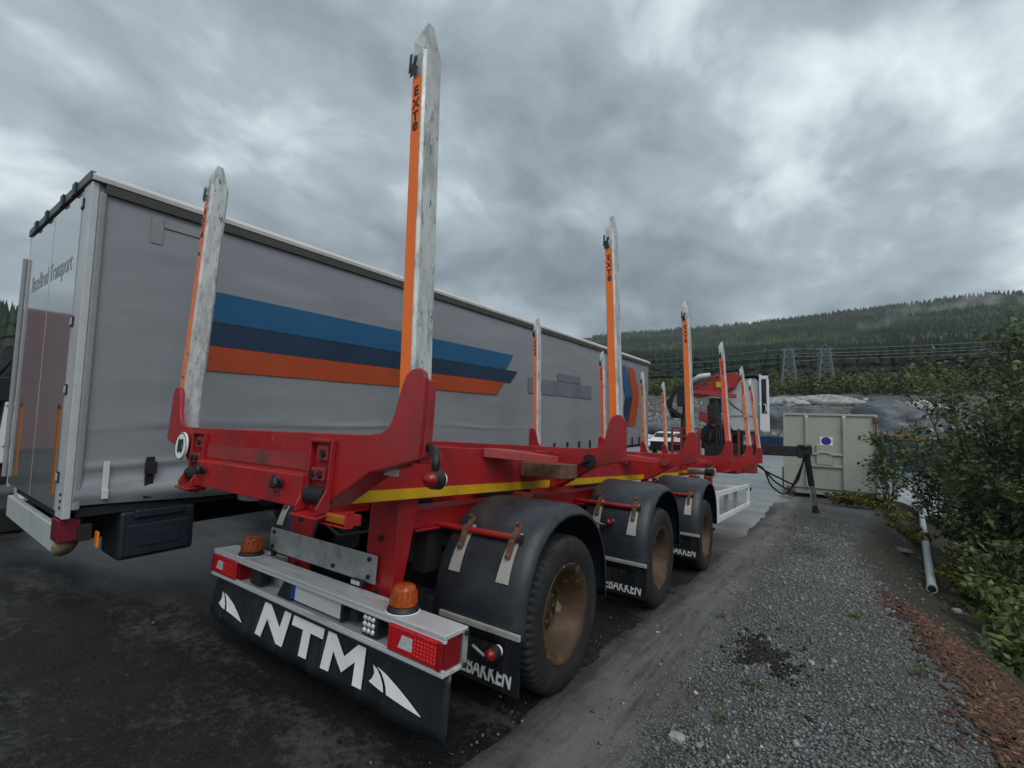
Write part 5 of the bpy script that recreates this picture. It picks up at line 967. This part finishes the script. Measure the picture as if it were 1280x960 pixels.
def gpt(px, py):
    q = onT(px, py, 'z', 0.03); q = GM @ q; return np.array([q[0], q[1], float(verge_z(np.array(q[0]), np.array(q[1]))) if q[0] > 1.16 else float(gz(q[0], q[1]))])
STONES = [(846, 927, .035, 'rock', 'pale flat stone on the gravel by the asphalt edge'), (1010, 908, .018, 'dark', 'small black stone lying alone on the gravel'), (1015, 836, .022, 'rock', 'white angular stone beside the dark wet patch'), (776, 797, .016, 'rust', 'reddish-brown pebble on the smooth dirt strip'), (822, 788, .012, 'rock', 'tiny white pebble on the smooth dirt strip'), (903, 770, .014, 'dark', 'black pebble on the edge of the dirt strip'),
          (1128, 690, .11, 'rockdark', 'large dark rock in the ditch beside the grey pipe'), (1170, 655, .16, 'rockdark', 'brown-grey rock by the far end of the grey pipe'), (1240, 815, .05, 'rock', 'pale stone below the bark chips'), (1195, 765, .05, 'rock', 'pale stone at the near end of the grey pipe')]
for k, (px, py, s_, mt, lab) in enumerate(STONES):
    q = gpt(px, py); 
    if px > 1100:
        for _ in range(30):
            d_ = ray(px, py); t = .02 * _; pass
        tt = np.linspace(3, 16, 400); PP_ = CAM[None] + ray(px, py)[None] * tt[:, None]; hit = np.argmax(PP_[:, 2] < vz(PP_[:, 0], PP_[:, 1])); q = PP_[hit]
    tag(boulder('stone', q + np.array([0, 0, s_ * .2]), s_ * 1.3, s_, s_ * .75, mt, n=2, seed=k + 20, rotz=k), lab, 'stone', 'single stones on the verge')
# dark clods of peat on the gravel
N = 1500; c0 = gpt(948, 848); c1 = gpt(960, 800); t = rng.random(N); P = c0[None] * (1 - t)[:, None] + c1[None] * t[:, None] + np.stack([rng.normal(.03, .09, N), rng.normal(0, .11, N), 0 * t], 1); keep = fbm(P[:, 0], P[:, 1], 6, 3, 2) > .48; P = P[keep]; P[:, 2] = verge_z(P[:, 0], P[:, 1]) + .006
tag(pebbles('peat_clods', P, rng.uniform(.006, .02, len(P)), M('wet_peat', (.010, .009, .009), .6, var=.3), np.zeros(len(P))), 'patch of dark peaty clods on the gravel', 'peat', kind='stuff')

# ------------------------------------------------------------------ shrubs and weeds
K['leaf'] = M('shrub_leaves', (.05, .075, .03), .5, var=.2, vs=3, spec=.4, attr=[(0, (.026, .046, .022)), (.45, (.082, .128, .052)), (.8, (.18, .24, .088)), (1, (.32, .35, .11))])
K['leaf_pale'] = M('weed_leaves', (.09, .12, .04), .5, var=.2, vs=4, spec=.4, attr=[(0, (.035, .060, .020)), (.5, (.11, .165, .052)), (.85, (.21, .25, .07)), (1, (.34, .28, .06))])
K['leaf_autumn'] = M('yellowing_leaves', (.16, .14, .03), .5, var=.2, vs=5, spec=.4, attr=[(0, (.055, .070, .018)), (.5, (.15, .145, .028)), (.8, (.26, .19, .03)), (1, (.20, .055, .02))])
for kk in ('leaf', 'leaf_pale', 'leaf_autumn'):
    t_ = K[kk].node_tree; b_ = t_.nodes['Principled BSDF']; tr_ = t_.nodes.new('ShaderNodeBsdfTranslucent'); mx_ = t_.nodes.new('ShaderNodeMixShader'); mx_.inputs[0].default_value = .25
    t_.links.new(b_.inputs['Base Color'].links[0].from_socket, tr_.inputs[0]); t_.links.new(b_.outputs[0], mx_.inputs[1]); t_.links.new(tr_.outputs[0], mx_.inputs[2]); t_.links.new(mx_.outputs[0], t_.nodes['Material Output'].inputs[0])
def shrub(name, xy, hh, spread, nst, nleaf, lsize, mat, label, cat='shrub', group=None, seed=0, tint=.4, droop=.2, low=.12):
    global rng
    rg = np.random.default_rng(seed); x0, y0 = xy; z0 = float(vz(np.array(x0), np.array(y0))) - .03
    root = thing(name, label, cat, TR(x0, y0, z0), group); st = MB(); tips = []; wts = []
    for i in range(nst):
        a = rg.random() * 6.28; r_ = spread * math.sqrt(rg.random()) ; H = hh * rg.uniform(.6, 1.0) * (1 - .28 * (r_ / spread) ** 2); p = np.array([.12 * spread * math.cos(a), .12 * spread * math.sin(a), 0]); e_ = np.array([r_ * math.cos(a), r_ * math.sin(a), H])
        pts = [p * (1 - t) + e_ * t + np.array([0, 0, .18 * H * math.sin(t * 3.14)]) + rg.normal(0, .03 * hh * t, 3) for t in np.linspace(0, 1, 6)]; rad = max(.004, .011 * hh * rg.uniform(.6, 1.1) / 2.2)
        st.tube(pts, [rad * (1 - .8 * t) for t in np.linspace(0, 1, 6)], 5)
        for j in range(int(4 + 5 * H)):
            t = rg.uniform(low, 1.0); k = min(4, int(t * 5)); f_ = t * 5 - k; b = pts[k] * (1 - f_) + pts[k + 1] * f_; d_ = rg.normal(size=3); d_[2] = abs(d_[2]) * .7 + .1 - droop * rg.random(); d_ /= np.linalg.norm(d_); Lb = hh * rg.uniform(.10, .24) * (1.15 - .5 * t); q = b + d_ * Lb
            st.tube([b, (b + q) / 2 + [0, 0, .02 * hh], q], [rad * .35, rad * .28, rad * .12], 3); tips.append((b, q))
        tips.append((pts[4], pts[5]))
    st.build('stems', 'bark', root)
    T0 = np.array([a for a, b in tips]); T1 = np.array([b for a, b in tips]); ii = rg.integers(0, len(tips), nleaf); t = rg.random(nleaf)[:, None] ** .8; P = T0[ii] * (1 - t) + T1[ii] * t + rg.normal(0, .018 * hh + .01, (nleaf, 3)); P[:, 2] = np.maximum(P[:, 2], .02)
    old = rng; rng = rg; V, F = leaf_quads(P, np.full(nleaf, lsize), np.tile([0, 0, .75], (nleaf, 1)), .62); rng = old
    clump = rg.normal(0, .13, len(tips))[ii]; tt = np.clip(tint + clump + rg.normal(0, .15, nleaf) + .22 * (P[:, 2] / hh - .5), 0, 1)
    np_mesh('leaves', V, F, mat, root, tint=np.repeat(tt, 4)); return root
def xy_at(px, depth, py=600): p = at(px, py, depth); return p[0], p[1]
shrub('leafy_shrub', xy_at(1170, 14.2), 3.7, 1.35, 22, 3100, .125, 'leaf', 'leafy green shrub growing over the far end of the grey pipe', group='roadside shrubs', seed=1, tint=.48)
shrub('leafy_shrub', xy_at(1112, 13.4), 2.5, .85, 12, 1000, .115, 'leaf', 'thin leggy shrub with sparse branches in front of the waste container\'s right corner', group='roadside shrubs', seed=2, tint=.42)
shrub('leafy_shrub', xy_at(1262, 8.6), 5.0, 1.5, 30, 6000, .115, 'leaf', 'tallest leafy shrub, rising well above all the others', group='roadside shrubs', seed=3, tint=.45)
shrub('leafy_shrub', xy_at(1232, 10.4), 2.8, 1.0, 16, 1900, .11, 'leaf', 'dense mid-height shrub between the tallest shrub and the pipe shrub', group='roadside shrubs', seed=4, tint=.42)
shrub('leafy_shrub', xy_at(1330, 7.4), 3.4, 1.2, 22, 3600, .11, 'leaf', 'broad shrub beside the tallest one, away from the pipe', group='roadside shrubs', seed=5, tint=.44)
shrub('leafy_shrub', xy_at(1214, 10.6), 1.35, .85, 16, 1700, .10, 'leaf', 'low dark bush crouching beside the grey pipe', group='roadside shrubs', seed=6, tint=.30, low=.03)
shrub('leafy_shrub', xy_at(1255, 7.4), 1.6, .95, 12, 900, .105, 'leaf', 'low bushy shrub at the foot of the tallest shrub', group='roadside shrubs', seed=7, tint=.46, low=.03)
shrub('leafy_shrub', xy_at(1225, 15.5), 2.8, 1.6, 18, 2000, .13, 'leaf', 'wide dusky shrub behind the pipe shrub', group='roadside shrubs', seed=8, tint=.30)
WEED = 'pale-leaved weed growing on the ditch bank right of the grey pipe'
for k in range(18):
    px = [1222, 1245, 1264, 1280, 1236, 1256, 1276, 1238, 1260, 1282, 1216, 1258, 1274, 1228, 1264, 1286, 1262, 1212][k]; dp = [6.9, 6.6, 6.3, 6.6, 6.1, 5.9, 5.7, 7.4, 7.2, 5.2, 7.6, 5.3, 4.9, 8.0, 7.9, 7.4, 4.7, 7.0][k]
    shrub('bank_weed', xy_at(px, dp, 700), .35 + .45 * ((k * 37) % 10) / 10, .26, 7, 150, .105, 'leaf_pale', WEED, 'weed', 'weeds on the ditch bank', seed=40 + k, tint=.42 + .03 * (k % 4), droop=.5, low=.2)
for k, (px, dp) in enumerate(((1196, 8.0), (1206, 7.6), (1215, 8.3), (1204, 8.8))): shrub('autumn_weed', xy_at(px, dp, 680), .55, .3, 8, 170, .075, 'leaf_autumn', 'yellow and red tinged weed beside the grey pipe', 'weed', 'autumn coloured weeds', seed=70 + k, tint=.55, droop=.4)
for k, (px, dp) in enumerate(((1046, 14.2), (1060, 14.0), (1075, 13.6), (1090, 13.8), (1104, 13.2), (1118, 12.2), (1132, 11.4), (1144, 11.0), (1068, 14.8), (1098, 14.4))): shrub('yellow_ground_plant', xy_at(px, dp, 640), .34, .45, 9, 190, .10, 'leaf_autumn', 'low yellow-green ground plant at the foot of the waste container', 'plant', 'yellow plants by the container', seed=90 + k, tint=.42, droop=.8)
for k, (px, py, hh, lab) in enumerate(((905, 772, .10, 'small green weed beside the dark peat on the gravel edge'), (1150, 852, .12, 'green weed sprouting on the gravel just before the bark chips'), (898, 905, .07, 'tiny grass tuft alone on the open gravel'), (1068, 775, .10, 'small weed in the middle of the gravel crown'), (938, 862, .06, 'weed rooted in the dark peat patch'), (1150, 690, .12, 'sprig of green leaves leaning over the grey pipe'))):
    q = gpt(px, py); shrub('small_weed', (q[0], q[1]), hh, .07, 5, 26, .035, 'leaf_pale', lab, 'weed', seed=120 + k, tint=.5, droop=.4)
# dead stalks and leaf litter on the bank soil
N = 2600; x = rng.uniform(3.5, 9, N); y = rng.uniform(2.5, 14, N); keep = x - crest(y) > .35; x, y = x[keep], y[keep]; P = np.stack([x, y, vz(x, y) + .02], 1); V, F = leaf_quads(P, np.full(len(P), .06), np.tile([0, 0, 1.5], (len(P), 1)), .6)
tag(np_mesh('ground_cover', V, F, 'leaf_pale', tint=np.repeat(np.clip(rng.normal(.35, .3, len(P)), 0, 1), 4)), 'low leaf litter and ground cover on the ditch bank', 'ground cover', kind='stuff')

# ------------------------------------------------------------------ haze over the valley
hz = MB().box(-2300, 2300, -60, 2400, -3, 520).build('haze', None); tag(hz, kind='stuff'); tag(hz, 'thin damp haze filling the valley', 'haze')
hm = bpy.data.materials.new('valley_haze'); hm.use_nodes = True; hm.node_tree.nodes.clear(); ho = hm.node_tree.nodes.new('ShaderNodeOutputMaterial'); hv = hm.node_tree.nodes.new('ShaderNodeVolumePrincipled')
hv.inputs['Color'].default_value = (.86, .92, .97, 1); hv.inputs['Density'].default_value = .00013; hm.node_tree.links.new(hv.outputs[0], ho.inputs['Volume']); hz.data.materials.append(hm)
for k, (px, py, dp, sx_, sz_, lab) in enumerate(((1195, 386, 800, 95, 22, 'pale wisp of mist drifting below the ridge top'), (1105, 405, 620, 40, 12, 'small wisp of mist among the trees halfway up the hill'), (1275, 400, 760, 70, 38, 'soft bank of mist where the hill rises highest'))):
    c = at(px, py, dp); o = boulder('mist', c, sx_, sx_ * .6, sz_, None, n=3, seed=60 + k); tag(o, lab, 'mist', kind='stuff')
    mm = bpy.data.materials.new('mist_wisp'); mm.use_nodes = True; t_ = mm.node_tree; t_.nodes.clear(); mo = t_.nodes.new('ShaderNodeOutputMaterial'); mv = t_.nodes.new('ShaderNodeVolumePrincipled'); tc_ = t_.nodes.new('ShaderNodeTexCoord'); ns = t_.nodes.new('ShaderNodeTexNoise'); ns.inputs['Scale'].default_value = .035; ns.inputs['Detail'].default_value = 4; mr = t_.nodes.new('ShaderNodeMapRange'); mr.inputs[1].default_value = .5; mr.inputs[2].default_value = .72; mr.inputs[3].default_value = 0; mr.inputs[4].default_value = .016
    t_.links.new(tc_.outputs['Object'], ns.inputs['Vector']); t_.links.new(ns.outputs['Fac'], mr.inputs[0]); t_.links.new(mr.outputs[0], mv.inputs['Density']); mv.inputs['Color'].default_value = (.95, .97, 1, 1); t_.links.new(mv.outputs[0], mo.inputs['Volume']); o.data.materials.append(mm)
